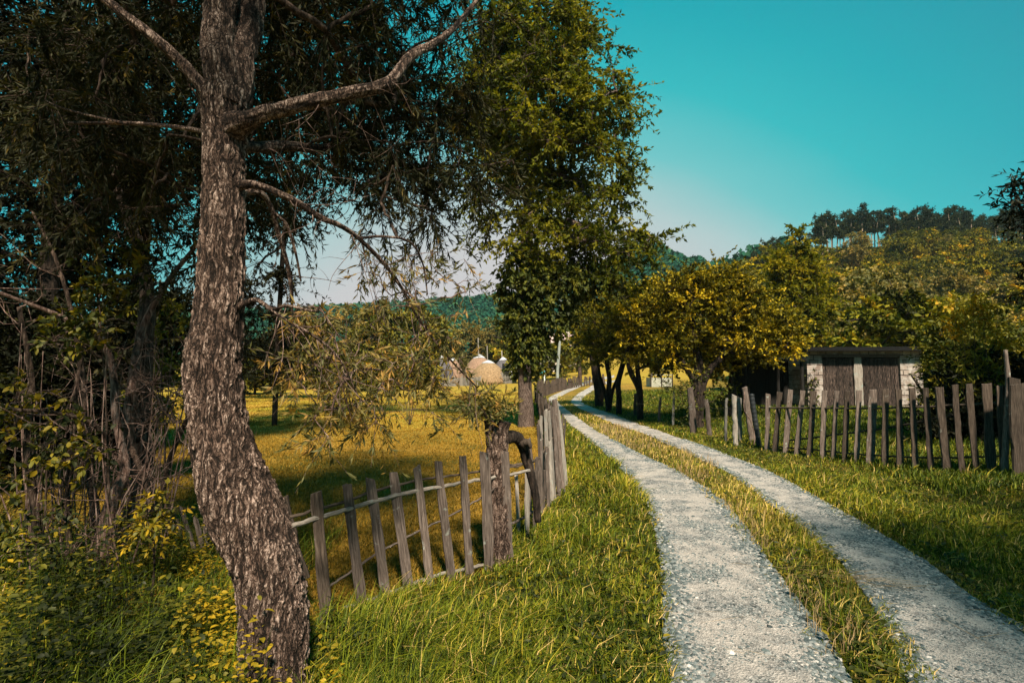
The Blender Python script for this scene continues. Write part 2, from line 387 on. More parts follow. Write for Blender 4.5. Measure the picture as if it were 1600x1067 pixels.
M['wood_grey'] = woodmat('grey_far_wood', (.06, .055, .052), (.16, .15, .135), (.28, .26, .235))
M['bark_grey'] = barkmat('brown_bark', (.010, .007, .005), (.055, .036, .027), (.17, .12, .095))
M['bark_dark'] = barkmat('dark_bark', (.005, .004, .003), (.020, .014, .011), (.07, .05, .038))
M['bark_pink'] = barkmat('pale_bark', (.035, .020, .016), (.16, .10, .082), (.40, .29, .25))
M['bark_ash'] = barkmat('ash_bark', (.012, .008, .007), (.10, .07, .058), (.26, .20, .175), 1.4, .05)
M['pine_bark'] = barkmat('pine_bark', (.10, .07, .05), (.30, .22, .16), (.5, .42, .34))
def fg_bark(nt, tc):
    o = tc.outputs['Object']; a = nd(nt, 'ShaderNodeAttribute', attribute_name='tint').outputs['Fac']; K = nt.links.new
    w = nd(nt, 'ShaderNodeTexNoise', Scale=9.0, Detail=3.0); K(o, w.inputs['Vector']); sc = nd(nt, 'ShaderNodeVectorMath', operation='SCALE'); sc.inputs['Scale'].default_value = .07; K(w.outputs['Color'], sc.inputs[0])
    ad = nd(nt, 'ShaderNodeVectorMath', operation='ADD'); K(o, ad.inputs[0]); K(sc.outputs[0], ad.inputs[1]); v = ad.outputs[0]
    def m(op, x, y=None, z=None):
        n = nd(nt, 'ShaderNodeMath', operation=op)
        for i, q in enumerate((x, y, z)):
            if q is None: continue
            if isinstance(q, (int, float)): n.inputs[i].default_value = q
            else: K(q, n.inputs[i])
        return n.outputs[0]
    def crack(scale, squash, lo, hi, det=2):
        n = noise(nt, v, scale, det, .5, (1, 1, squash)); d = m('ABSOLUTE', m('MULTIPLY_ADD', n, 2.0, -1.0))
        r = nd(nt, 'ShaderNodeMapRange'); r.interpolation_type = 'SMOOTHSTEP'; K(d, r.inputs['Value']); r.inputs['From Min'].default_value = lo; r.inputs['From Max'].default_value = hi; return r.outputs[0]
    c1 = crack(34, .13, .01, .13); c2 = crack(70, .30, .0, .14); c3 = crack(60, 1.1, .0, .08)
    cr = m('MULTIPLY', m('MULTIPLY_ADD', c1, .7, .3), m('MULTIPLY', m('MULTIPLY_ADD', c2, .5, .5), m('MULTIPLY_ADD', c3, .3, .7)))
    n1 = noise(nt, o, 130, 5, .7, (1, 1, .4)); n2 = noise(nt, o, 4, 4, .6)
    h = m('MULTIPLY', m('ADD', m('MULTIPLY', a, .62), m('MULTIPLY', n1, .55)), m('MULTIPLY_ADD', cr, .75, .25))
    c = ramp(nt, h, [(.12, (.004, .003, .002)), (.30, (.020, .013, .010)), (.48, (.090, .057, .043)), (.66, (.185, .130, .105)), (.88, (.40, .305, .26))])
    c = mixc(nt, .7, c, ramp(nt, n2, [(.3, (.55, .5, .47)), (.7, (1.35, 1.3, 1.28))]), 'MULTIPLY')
    return c, m('ADD', m('MULTIPLY', cr, 1.0), m('MULTIPLY', n1, .35)), .012
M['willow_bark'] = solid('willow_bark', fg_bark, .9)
def ground_f(nt, tc):
    o = tc.outputs['Object']; a = nd(nt, 'ShaderNodeAttribute', attribute_name='tint').outputs['Fac']
    n1 = noise(nt, o, .35, 5, .6); n2 = noise(nt, o, 7, 6, .7); n3 = noise(nt, o, 45, 4, .7)
    dry = ramp(nt, n2, [(.3, (.09, .06, .012)), (.5, (.30, .17, .02)), (.7, (.44, .25, .05))])
    grn = ramp(nt, n2, [(.3, (.03, .036, .005)), (.55, (.10, .09, .009)), (.72, (.18, .14, .02))])
    far = ramp(nt, n1, [(.35, (.34, .29, .02)), (.62, (.50, .29, .04))])
    md = mixc(nt, ramp(nt, n1, [(.42, (0, 0, 0)), (.6, (1, 1, 1))]), dry, grn)
    c = mixc(nt, ramp(nt, a, [(.0, (0, 0, 0)), (.5, (1, 1, 1))]), grn, md)
    c = mixc(nt, ramp(nt, a, [(.55, (0, 0, 0)), (1, (1, 1, 1))]), c, far)
    c = mixc(nt, .45, c, ramp(nt, n3, [(.3, (.4, .4, .4)), (.7, (1.5, 1.5, 1.5))]), 'MULTIPLY')
    return c, n3, .03
M['ground'] = solid('meadow_ground', ground_f, .95)
def track_f(nt, tc):
    o = tc.outputs['Object']; v1 = nd(nt, 'ShaderNodeTexVoronoi', Scale=70.0); v2 = nd(nt, 'ShaderNodeTexVoronoi', Scale=28.0)
    n = noise(nt, o, 3.0, 5, .65); n2 = noise(nt, o, 160, 3, .7)
    for v in (v1, v2): nt.links.new(o, v.inputs['Vector'])
    c = ramp(nt, v1.outputs['Color'], [(.1, (.03, .040, .043)), (.4, (.15, .155, .155)), (.8, (.40, .38, .365))])
    c = mixc(nt, ramp(nt, n, [(.40, (0, 0, 0)), (.56, (.9, .9, .9))]), c, ramp(nt, n2, [(.3, (.27, .24, .22)), (.7, (.60, .54, .50))]))
    h = nd(nt, 'ShaderNodeMath', operation='ADD'); nt.links.new(v1.outputs['Distance'], h.inputs[0]); nt.links.new(n2, h.inputs[1])
    c = mixc(nt, .6, c, ramp(nt, noise(nt, o, 22, 5, .7), [(.32, (.62, .63, .64)), (.64, (1.5, 1.47, 1.44))]), 'MULTIPLY')
    return c, h.outputs[0], .014
M['track'] = solid('gravel_track', track_f, .95)
def stone_f(nt, tc):
    a = nd(nt, 'ShaderNodeAttribute', attribute_name='tint').outputs['Fac']
    c = ramp(nt, a, [(0, (.028, .038, .041)), (.4, (.10, .125, .128)), (.75, (.24, .245, .24)), (.93, (.36, .33, .30)), (1, (.52, .48, .45))])
    n = noise(nt, tc.outputs['Object'], 120, 3, .6)
    return mixc(nt, .5, c, ramp(nt, n, [(.3, (.6, .6, .6)), (.7, (1.35, 1.35, 1.35))]), 'MULTIPLY'), n, .002
M['stone'] = solid('gravel_stone', stone_f, .8)
def plaster_f(nt, tc):
    o = tc.outputs['Object']; n = noise(nt, o, 3, 6, .65); n2 = noise(nt, o, 9, 4, .6)
    br = nd(nt, 'ShaderNodeTexBrick', Scale=1.0); br.inputs['Brick Width'].default_value = .34; br.inputs['Row Height'].default_value = .2
    br.inputs['Mortar Size'].default_value = .018; br.inputs['Color1'].default_value = (.17, .125, .105, 1); br.inputs['Color2'].default_value = (.33, .27, .235, 1); br.inputs['Mortar'].default_value = (.05, .04, .035, 1)
    mp = nd(nt, 'ShaderNodeMapping'); mp.inputs['Rotation'].default_value = (math.pi / 2, 0, 0); nt.links.new(o, mp.inputs[0]); nt.links.new(mp.outputs[0], br.inputs['Vector'])
    pl = ramp(nt, n2, [(.3, (.24, .20, .18)), (.6, (.48, .44, .41))])
    c = mixc(nt, ramp(nt, n, [(.47, (0, 0, 0)), (.60, (.85, .85, .85))]), br.outputs[0], pl)
    return c, n, .05
M['plaster'] = solid('flaking_plaster', plaster_f, .95)
def plain(name, c, rough=.8, var=.3, sc=12):
    def f(nt, tc):
        n = noise(nt, tc.outputs['Object'], sc, 5, .6)
        return ramp(nt, n, [(.3, tuple(x * (1 - var) for x in c)), (.7, tuple(x * (1 + var) for x in c))]), n, .01
    return solid(name, f, rough)
M['roof_black'] = plain('tar_roof', (.004, .004, .0045))
M['hay_tan'] = plain('tan_hay', (.26, .175, .10), .95, .45, 5)
M['hay_pink'] = plain('reddish_hay', (.26, .165, .115), .95, .35, 5)
M['hay_grey'] = plain('grey_hay', (.10, .092, .10), .95, .4, 5)
M['cap'] = plain('white_sheet', (.50, .50, .53), .6, .1, 3)
M['pipe'] = plain('black_plastic_pipe', (.022, .025, .028), .45, .2)
M['concrete'] = plain('pale_concrete', (.25, .27, .25), .9, .3, 4)
M['tile_roof'] = plain('pink_roof', (.48, .34, .31), .8, .15, 2)
M['wall_white'] = plain('house_wall', (.45, .39, .34), .9, .1, 2)
M['metal_dark'] = plain('iron', (.04, .035, .03), .6, .3)
M['teal'] = plain('teal_paint', (.05, .40, .42), .5, .1)
M['white_paint'] = plain('white_paint', (.7, .7, .68), .6, .1)
M['glass'] = plain('dark_glass', (.03, .035, .04), .15, .1)
M['trailer'] = plain('grey_green_board', (.36, .36, .30), .8, .3, 3)
# ================================================================== ground and track
def ground():
    n = 430
    u = np.linspace(-1, 1, n); xs = np.sinh(u * 6.9) / np.sinh(6.9) * 640
    ys = np.concatenate((-np.geomspace(1, 60, 24)[::-1] + 1, np.sinh(np.linspace(0, 1, 520) * 6.6) / np.sinh(6.6) * 640 + .05))
    X, Y = np.meshgrid(xs, ys); Z = T(X, Y)
    s = X - xc(np.clip(Y, -2, 55)); far = ss(Y, 9, 26)
    mead = ss(-s, 1.2, 2.2) * (.5 + .5 * far)
    mead = np.where(s > 0, .12, mead); mead = mead + (.8 - mead) * ss(Y, 28, 60)
    g = Geo(); m, k = X.shape; i = np.arange(m - 1)[:, None] * k; j = np.arange(k - 1)[None]
    f = np.stack((i + j, i + j + 1, i + j + 1 + k, i + j + k), -1).reshape(-1, 4)
    g.add(np.stack((X, Y, Z), -1).reshape(-1, 3), f, mead.ravel())
    tag(link('ground', g.mesh('ground', M['ground'])), kind='structure')
ground()
def strip(g, eL, eR, rng):
    """one wheel rut, edges frayed, laid just over the ground"""
    k = len(eL); n = 900
    L = smooth_path(eL, n); Rr = smooth_path(eR, n); c = 14
    t = np.linspace(0, 1, c)[None, :, None]
    w = np.linalg.norm(Rr - L, axis=1)[:, None]
    fr = (fbm(L[:, 1] * 3, L[:, 0] * 3, s=21, o=6) - .5)[:, None] * .40 * np.minimum(w, .8); fr2 = (fbm(Rr[:, 1] * 3, Rr[:, 0] * 3, s=22, o=6) - .5)[:, None] * .40 * np.minimum(w, .8)
    d = unit(Rr - L); L2 = L - d * fr; R2 = Rr + d * fr2
    p = L2[:, None] + (R2 - L2)[:, None] * t
    z = T(p[..., 0], p[..., 1]) + .012 - .035 * np.sin(np.pi * t[..., 0]) * 0 + .006
    z = z + .012 * (fbm(p[..., 0] * 5, p[..., 1] * 5, s=31) - .5)
    v = np.concatenate((p, z[..., None]), -1).reshape(-1, 3)
    i = np.arange(n - 1)[:, None] * c; j = np.arange(c - 1)[None]
    g.add(v, np.stack((i + j, i + j + 1, i + j + 1 + c, i + j + c), -1).reshape(-1, 4))
g = Geo(); strip(g, A1, B1, R(1)); strip(g, A2, B2, R(2))
tag(link('gravel_road', g.mesh('gravel_road', M['track'])), kind='structure')
def in_rut(x, y, pad=0.0):
    """>0 inside a rut: distance to its nearest edge"""
    a1, b1, a2, b2 = xat(A1, y), xat(B1, y), xat(A2, y), xat(B2, y)
    return np.maximum(np.minimum(x - a1, b1 - x), np.minimum(x - a2, b2 - x))
# loose stones
def stones():
    rng = R(5); g = Geo()
    a = math.pi / 3
    base = np.array([(math.cos(k * a), math.sin(k * a), 0) for k in range(6)] + [(.6 * math.cos(k * a + .5), .6 * math.sin(k * a + .5), .75) for k in range(4)] + [(0, 0, 1.0)])
    ring2 = np.array([(.62 * math.cos(k * math.pi / 2 + .5), .62 * math.sin(k * math.pi / 2 + .5), .75) for k in range(4)])
    base[6:10] = ring2
    tri = [(0, 1, 6), (1, 7, 6), (1, 2, 7), (2, 3, 7), (3, 8, 7), (3, 4, 8), (4, 9, 8), (4, 5, 9), (5, 6, 9), (5, 0, 6), (6, 7, 10), (7, 8, 10), (8, 9, 10), (9, 6, 10)]
    N = 330000
    y = 1.5 + 12 * rng.random(N) ** 2.0; e = rng.integers(0, 2, N)
    xl = np.where(e == 0, xat(A1, y), xat(A2, y)); xr = np.where(e == 0, xat(B1, y), xat(B2, y))
    t = rng.random(N); x = xl + (xr - xl) * (t * 1.16 - .08) ; d = in_rut(x, y)
    edgew = 1 - ss(d, .0, .22); patch = fbm(x * 1.3, y * 1.3, s=41)
    near = 1 - ss(y, 3.0, 8.5)
    dens = (.26 + .65 * edgew + 1.0 * ss(patch, .48, .62)) * (.32 + .8 * near)
    k = rng.random(N) < dens * .9; x, y, edgew = x[k], y[k], edgew[k]
    n = len(x); r = .0032 + .0130 * rng.random(n) ** 2.8 * (.6 + .6 * edgew); r *= (1 + .06 * y)
    big = rng.random(n) < .004 + .012 * edgew * (y < 5); r = np.where(big, .013 + .016 * rng.random(n) ** 2, r)
    ang = rng.random(n) * 6.283; sx = 1 + .5 * rng.random(n); sz = .38 + .4 * rng.random(n)
    v = base[None] * (1 + .28 * (rng.random((n, 11, 3)) - .5)); v = v * np.stack((sx, np.ones(n), sz), 1)[:, None]
    c, s = np.cos(ang)[:, None], np.sin(ang)[:, None]
    vx = v[..., 0] * c - v[..., 1] * s; vy = v[..., 0] * s + v[..., 1] * c
    P = np.stack((x[:, None] + vx * r[:, None], y[:, None] + vy * r[:, None], T(x, y)[:, None] + .014 + (v[..., 2] - .12) * r[:, None]), -1)
    f = (np.arange(n)[:, None, None] * 11 + np.array(tri)[None]).reshape(-1, 3)
    tnt = np.clip(rng.beta(1.6, 2.4, n) + np.where(rng.random(n) < .06, .5, 0), 0, 1)
    g.add(P.reshape(-1, 3), f, np.repeat(tnt, 11))
    stuff('gravel', g, M['stone'], 'loose blue grey and pale stones scattered over the wheel ruts', 'gravel', smooth=False)
stones()

# ================================================================== grass
def blades(g, rng, x, y, h, w, tint, lean=.35, bend=.5, z=None):
    n = len(x); z = T(x, y) if z is None else z
    a = rng.random(n) * 6.283; d = np.stack((np.cos(a), np.sin(a), np.zeros(n)), 1); sd = np.stack((-np.sin(a + .6), np.cos(a + .6), np.zeros(n)), 1)
    ln = (np.abs(rng.normal(0, lean, n)) * h)[:, None]; bd = (bend * rng.random(n) * h)[:, None]
    b = np.stack((x, y, z - .01), 1); up = np.array((0, 0, 1.))
    hz = h[:, None]; m = b + d * ln * .4 + up * hz * .55; tp = b + d * (ln + bd) + up * (hz - bd * .5)
    wv = sd * w[:, None] * .5
    v = np.stack((b - wv, b + wv, m + wv * .85, m - wv * .85, tp), 1); k = np.arange(n)[:, None] * 5
    g.add2(v.reshape(-1, 3), [k + np.array((0, 1, 2, 3)), k + np.array((3, 2, 4))], np.repeat(tint, 5))
def fence_x(y):   # line of the roadside fence on the left
    return np.interp(y, [5.0, 6.1, 6.9, 7.6, 9.5, 12, 18, 30, 45], [-.02, .09, .36, .55, 1.02, 1.06, 1.08, 1.4, 2.2])
def front_x(y):   # line of the near fence on the left
    return np.where(y < 5.0, -1.10 + (y - 4.05) * 1.25, fence_x(y))
def verge():
    rng = R(11); g = Geo()
    N = 560000
    y = 1.7 * (38 / 1.7) ** (rng.random(N) ** 1.15); x = -4 + rng.random(N) * (12 + y * .5)
    x = xc(y) + (rng.random(N) - .5) * (7 + y * .9)
    keep = np.ones(N, bool)
    d = in_rut(x, y)
    rag = .38 * (fbm(x * 4.5, y * 4.5, s=51) - .38) * (.4 + .6 * rng.random(N))
    keep &= d < rag * .9
    mid = (x > xat(B1, y)) & (x < xat(A2, y))
    left = x < xat(A1, y)
    front = np.where(y < 5.3, -2.6 + 0 * y, fence_x(y))
    keep &= ~(left & (x < front_x(y) - .25))
    keep &= ~(left & (y < 4.05) & (x < -1.3))
    dens = .8 + .5 * fbm(x * 2.2, y * 2.2, s=52) ; dens = np.where(mid, dens * .75 * (.6 + .7 * ss(fbm(x * 3.1, y * 3.1, s=77), .35, .6)), dens)
    keep &= rng.random(N) < dens
    keep &= (y < 12) | (rng.random(N) < .75)
    x, y, mid, left = x[keep], y[keep], mid[keep], left[keep]; n = len(x)
    cl = fbm(x * 1.1, y * 1.1, s=53); c2 = vnoise(x * 9, y * 9, s=54)
    h = (.055 + .10 * ss(cl, .3, .7) + .05 * c2) * (.55 + .8 * rng.random(n)); h *= np.where(mid, .62, 1) * np.where(~left & ~mid, .62, 1)
    edge = 1 - ss(-in_rut(x, y), 0, .22); h *= 1 - .5 * edge
    w = (.0042 + .0035 * rng.random(n)) * (1 + .16 * np.maximum(y - 2, 0))
    dryp = ss(fbm(x * .9, y * .9, s=55), .5, .7)
    ti = .42 + .24 * rng.normal(0, 1, n) + .5 * (cl - .5) + .25 * (c2 - .5) + .15 * dryp + np.where(mid, .08 * ss(y, 4.5, 8) - .16 * (1 - ss(y, 3, 5.5)), 0) - np.where(~left & ~mid, .05, 0)
    dry = rng.random(n) < np.where(mid, .10 + .28 * ss(y, 4, 7), .05 + .05 * edge); ti = np.where(dry, .9 + .1 * rng.random(n), np.clip(ti, 0, .86))
    h = np.where(dry, h * 1.15, h)
    h = h * np.where(rng.random(n) < .06, 1.7, 1)
    blades(g, rng, x, y, h, w, np.clip(ti, 0, 1), .5, .8)
    stuff('grass', g, M['grass'], 'green and yellow verge grass along both sides and the middle of the track', 'grass')
    # broad little leaves (clover, dandelion, plantain) in the verge
    g = Geo(); N = 26000; y = 2.0 * (14 / 2.0) ** rng.random(N); x = xc(y) + (rng.random(N) - .5) * (6 + y * .5); d = in_rut(x, y)
    k = (d < -.04) & (x > front_x(y)) & (fbm(x * 2.3, y * 2.3, s=61) > .47) & ~((y < 4.2) & (x < -1.5)); x, y = x[k], y[k]; n = len(x)
    a = rng.random(n) * 6.283; dd = np.stack((np.cos(a), np.sin(a), .25 + .5 * rng.random(n)), 1); nm = rng.normal(0, .3, (n, 3)); nm[:, 2] += 1
    L = (.022 + .03 * rng.random(n)) * (1 + .05 * y); z = T(x, y) + .02 + .07 * rng.random(n)
    leafset(g, np.stack((x, y, z), 1), dd, nm, L, L * .55, np.clip(rng.beta(2, 3, n) + .05, 0, 1), True)
    stuff('clover', g, M['under_leaf'], 'small broad leaved weeds growing among the verge grass', 'weeds')
    # straw stalks on the middle strip, and lying ones
    g = Geo(); N = 2600; y = 3.2 + 14 * rng.random(N) ** 1.2; f = rng.random(N); x = xat(B1, y) + (xat(A2, y) - xat(B1, y)) * f
    k = fbm(x * 1.6, y * .8, s=63) > .44; x, y = x[k], y[k]; n = len(x)
    blades(g, rng, x, y, .10 + .13 * rng.random(n), .003 * (1 + .14 * y), .4 + .6 * rng.random(n), .3, .3)
    n = 110; c = flat(1300, 905); q = rng.normal(0, 1, n); x = c[0] + .30 * q; y = c[1] - .12 * q + rng.normal(0, .09, n)
    p = np.stack((x, y, T(x, y) + .03 + .02 * rng.random(n)), 1); d = np.stack((1 + .1 * rng.normal(size=n), -.25 + .35 * rng.normal(size=n), .05 * rng.normal(size=n)), 1)
    leafset(g, p, d, np.tile((0, 0, 1.), (n, 1)), .14 + .2 * rng.random(n), np.full(n, .0045), .3 + .7 * rng.random(n))
    n = 90; y = 2 + 7 * rng.random(n); x = xc(y) + (rng.random(n) - .5) * 4.5
    p = np.stack((x, y, T(x, y) + .05 + .05 * rng.random(n)), 1); d = rng.normal(0, 1, (n, 3)); d[:, 2] = .25 * rng.random(n)
    leafset(g, p, d, np.tile((0, 0, 1.), (n, 1)), .15 + .25 * rng.random(n), np.full(n, .004), .4 + .5 * rng.random(n))
    stuff('straw', g, M['straw'], 'dry straw coloured stalks standing and lying on the middle strip', 'dry grass')
verge()
def meadow():
    rng = R(12); g = Geo(); N = 420000
    y = 3.6 * (48 / 3.6) ** (rng.random(N) ** 1.0); x = -y * 1.05 + rng.random(N) * (y * 1.05 + 1.5)
    lim = front_x(y) + .02
    k = (x < lim) & ~((y < 5.0) & (x < -2.1)); k &= rng.random(N) < .5 + .5 * fbm(x * 2, y * 2, s=71); x, y = x[k], y[k]; n = len(x)
    p = fbm(x * .45, y * .45, s=72)
    h = (.03 + .045 * rng.random(n)) * (1 + .9 * ss(p, .5, .7)); w = (.004 + .003 * rng.random(n)) * (1 + .12 * y)
    ti = .42 + .2 * rng.normal(size=n) + .35 * (fbm(x * .25, y * .25, s=73) - .5) - .25 * ss(p, .52, .68) - .12 * (1 - ss(y, 5, 12))
    blades(g, rng, x, y, h, w, np.clip(ti, 0, 1), .5, .7)
    # grass right of the track, behind the right-hand fence
    stuff('meadow_grass', g, M['dry_grass'], 'short dry golden grass covering the meadow behind the left fence', 'grass')
    g = Geo(); N = 90000; y = 7 + 32 * rng.random(N) ** 1.4; x = xc(y) + 3.0 + rng.random(N) * (y * .95); k = x < y * 1.05; x, y = x[k], y[k]; n = len(x)
    blades(g, rng, x, y, .08 + .12 * rng.random(n), .007 * (1 + .10 * y), np.clip(.42 + .18 * rng.normal(size=n), 0, .9))
    stuff('paddock_grass', g, M['grass'], 'longer green grass in the paddock behind the right hand fence and orchard', 'grass')
meadow()
def undergrowth():
    rng = R(13); g = Geo(); gs = Geo()
    K = 6500; y = 1.7 + 3.6 * rng.random(K) ** 1.1; x = -.95 - rng.random(K) * (y * 1.2)
    k = (fbm(x * 1.4, y * 1.4, s=81) + .10 * (y < 3) > .46); x, y = x[k], y[k]
    k = ~((y > 3.9) & (x > -1.9)) & ~((np.abs(x + 1.36) < .26) & (np.abs(y - 2.95) < .28)) & ~((y < 2.7) & (x > -.95)); x, y = x[k], y[k]; K = len(x)
    hh = (.06 + .30 * rng.random(K) ** 1.5) * (.5 + 1.5 * ss(fbm(x * 2.4, y * 2.4, s=88), .38, .62)) * (1 - .35 * ss(y, 2.4, 3.6) * 0) * (1 + .5 * ss(-x - 1.3 - .2 * y, .2, 1.5)); hh = hh * np.where(x > -1.15, .6, 1) + .10 * ((np.abs(x + 1.35) < .45) & (y < 2.75) & (y > 2.35)) - .45 * hh * (y < 2.35); z = T(x, y)
    base = fbm(x * 1.1, y * 1.1, s=83); m = 8
    a0 = rng.random(K) * 6.283
    for q in range(m):
        a = a0 + q * 2.4; t = .55 + .45 * q / m
        px = x + .012 * np.cos(a); pz = z + hh * t
        d = np.stack((np.cos(a), np.sin(a), .25 + .25 * rng.normal(size=K)), 1); nm = np.stack((-.4 * np.cos(a), -.4 * np.sin(a), np.ones(K)), 1) + rng.normal(0, .28, (K, 3))
        L = (.026 + .034 * rng.random(K) ** 1.3) * np.where(y < 2.6, .8, 1)
        leafset(g, np.stack((px, y + .012 * np.sin(a), pz), 1), d, nm, L, L * .58, np.clip(3.6 * (base - .50) + .52 - .12 * (x > -1.15) + .16 * rng.normal(size=K), 0, 1), True)
    blades(gs, rng, x, y, hh, np.full(K, .004), np.full(K, .25), .1, .05)
    stuff('leafy_undergrowth', g, M['under_leaf'], 'low plants with broad yellow green leaves around the foot of the big trunk', 'undergrowth')
    N = 26000; y2 = 1.8 + 4.2 * rng.random(N); x2 = -.5 - rng.random(N) * (y2 * 1.25); k = ~((y2 > 3.8) & (x2 > -1.9)); x2, y2 = x2[k], y2[k]; n = len(x2)
    blades(gs, rng, x2, y2, .12 + .34 * rng.random(n) ** 2, .0045 + .003 * rng.random(n), np.clip(.34 + .24 * rng.normal(size=n), 0, .98), .6, 1.0)
    stuff('shaded_grass', gs, M['grass'], 'long dark grass blades between the broad leaved plants', 'grass')
undergrowth()

# ================================================================== foreground willow
def willow():
    rows = [(425,1075,118),(426,1050,108),(430,985,108),(424,920,106),(416,880,106),(404,850,110),(388,810,116),(370,765,112),(355,720,104),(342,670,94),(336,610,88),(334,560,88),(338,520,86),(343,480,78),(346,430,74),(348,350,71),(350,270,68),(349,210,70),(349,165,70),(350,140,66)]
    ctr = np.array([at(px, py, 2.95 + .12 * (1060 - py) / 900) for px, py, w in rows]); rad = np.array([w / 2 / F * (2.95 + .12 * (1060 - py) / 900) for px, py, w in rows])
    base = on(ctr[1][0], ctr[1][1]); root = thing('willow_tree', 'big leaning willow with deeply furrowed bark in the left foreground, sprays hanging over the meadow', 'tree', tuple(base))
    m, ns = 900, 360
    C = smooth_path(ctr, m); rr = smooth_path(rad[:, None], m)[:, 0] * .96; t, nn, bb = frames(C); a = np.linspace(0, 2 * math.pi, ns, endpoint=False)
    dirs = np.cos(a)[None, :, None] * nn[:, None] + np.sin(a)[None, :, None] * bb[:, None]
    P = C[:, None] + dirs * rr[:, None, None]; q = P.reshape(-1, 3)
    wx = (fbm(q[:, 0] * 7, q[:, 1] * 7, q[:, 2] * 4, s=1) - .5); wy = (fbm(q[:, 0] * 7, q[:, 1] * 7, q[:, 2] * 4, s=2) - .5); wz = fbm(q[:, 0] * 5, q[:, 1] * 5, q[:, 2] * 5, s=3) - .5
    low = 1 - ss(q[:, 2], .45, .72)               # chaotic bark near the foot
    k = np.stack((q[:, 0] * 30 + wx * 4.2, q[:, 1] * 30 + wy * 4.2, q[:, 2] * (6.5 + 4 * low) + wz * (2.5 + 5 * low)), 1)
    f1, f2, idv = worley(k, 4); plate = ss(f2 - f1, .02, .42)
    k2 = np.stack((q[:, 0] * 90 + wx * 6, q[:, 1] * 90 + wy * 6, q[:, 2] * 22), 1); g1, g2, _ = worley(k2, 9); fine = ss(g2 - g1, 0, .5)
    def ridged(sx, sz, wv, sd):
        return 1 - np.abs(2 * vnoise(q[:, 0] * sx + wx * wv, q[:, 1] * sx + wy * wv, q[:, 2] * sz + wz * wv * .6, sd) - 1)
    r1 = ridged(30, 3.4, 3.0, 31); r2 = ridged(58, 8.5, 4.5, 32); r3 = ridged(120, 22, 6, 33)
    def crack(sx, sz, wv, sd, a=.04, b=.34):      # narrow cracks along the level lines of a stretched noise
        return ss(np.abs(2 * vnoise(q[:, 0] * sx + wx * wv, q[:, 1] * sx + wy * wv, q[:, 2] * sz + wz * wv * .5, sd) - 1), a, b)
    zz = 1 + 1.2 * low
    c1 = crack(24, 2.3 * zz[0] if False else 2.6, 3.2, 51); c2 = crack(46, 6.5, 4.5, 52, .03, .30); c3 = crack(78, 26, 7, 53, .0, .35)
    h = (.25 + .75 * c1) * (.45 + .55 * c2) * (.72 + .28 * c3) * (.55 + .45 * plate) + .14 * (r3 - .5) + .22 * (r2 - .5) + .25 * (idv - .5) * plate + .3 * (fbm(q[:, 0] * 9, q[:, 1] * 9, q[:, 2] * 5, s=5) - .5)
    lump = .014 * (fbm(q[:, 0] * 6, q[:, 1] * 6, q[:, 2] * 3.5, s=7) - .5) * 2
    def knot(px, py, r, amp):
        c = at(px, py, 2.8); d = np.linalg.norm((q - c) * (1, .6, 1), axis=1); return amp * np.exp(-(d / r)**2)
    lump = lump + knot(372, 515, .075, .022) + knot(455, 850, .08, .03) + knot(375, 870, .05, -.02) + knot(420, 870, .10, .02) + knot(320, 560, .06, .012)
    P = P + dirs * (h * .019 + lump - .022).reshape(m, ns)[..., None]
    g = Geo(); i = np.arange(m - 1)[:, None] * ns; j = np.arange(ns)[None]; j2 = (j + 1) % ns
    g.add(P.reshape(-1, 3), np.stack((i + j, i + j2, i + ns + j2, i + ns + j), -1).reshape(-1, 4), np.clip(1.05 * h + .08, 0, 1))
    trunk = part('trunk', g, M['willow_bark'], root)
    rng = R(20)
    def limb(pts, ns=40, m=None, name='limb', mat='willow_bark'):
        """pts: (px, py, width px, Y)"""
        c = np.array([at(a_, b_, y_) for a_, b_, w_, y_ in pts]); r_ = np.array([w_ / 2 / F * y_ for a_, b_, w_, y_ in pts])
        L = np.linalg.norm(np.diff(c, axis=0), axis=1).sum(); m = m or int(max(12, L / .012)); C = smooth_path(c, m); rr = smooth_path(r_[:, None], m)[:, 0]
        C = C + (np.stack([fbm(C[:, 0] * 4, C[:, 1] * 4, C[:, 2] * 4, s=q_) for q_ in (61, 62, 63)], 1) - .5) * (rr * .8)[:, None]
        t, nn, bb = frames(C); a = np.linspace(0, 2 * math.pi, ns, endpoint=False)
        D = np.cos(a)[None, :, None] * nn[:, None] + np.sin(a)[None, :, None] * bb[:, None]
        al = np.cumsum(np.concatenate(([0], np.linalg.norm(np.diff(C, axis=0), axis=1))))
        ax = (np.cos(a)[None] * rr[:, None] * 40).ravel(); ay = (np.sin(a)[None] * rr[:, None] * 40).ravel(); az = np.repeat(al * 7, ns)
        wv = fbm(ax * .3, ay * .3, az * .7, s=8) - .5
        f1, f2, idv = worley(np.stack((ax + wv * 2, ay + wv * 2, az), 1), 14); h = (.3 + .7 * ss(np.abs(2 * vnoise(ax * .75 + wv * 3, ay * .75 + wv * 3, az * .38, 41) - 1), .03, .34)) * (.5 + .5 * ss(np.abs(2 * vnoise(ax * 1.5 + wv * 3, ay * 1.5, az * 1.0, 42) - 1), .0, .3)) * (.7 + .3 * ss(f2 - f1, .02, .4)) + .25 * (fbm(ax * .5, ay * .5, az * .5, s=5) - .5)
        V = C[:, None] + D * (rr[:, None] * (1 + .16 * (h.reshape(m, ns) - .5)))[..., None]
        g = Geo(); i = np.arange(m - 1)[:, None] * ns; j = np.arange(ns)[None]; j2 = (j + 1) % ns
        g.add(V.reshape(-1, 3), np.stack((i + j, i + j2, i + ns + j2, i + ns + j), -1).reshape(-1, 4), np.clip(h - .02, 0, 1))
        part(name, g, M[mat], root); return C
    B = {}
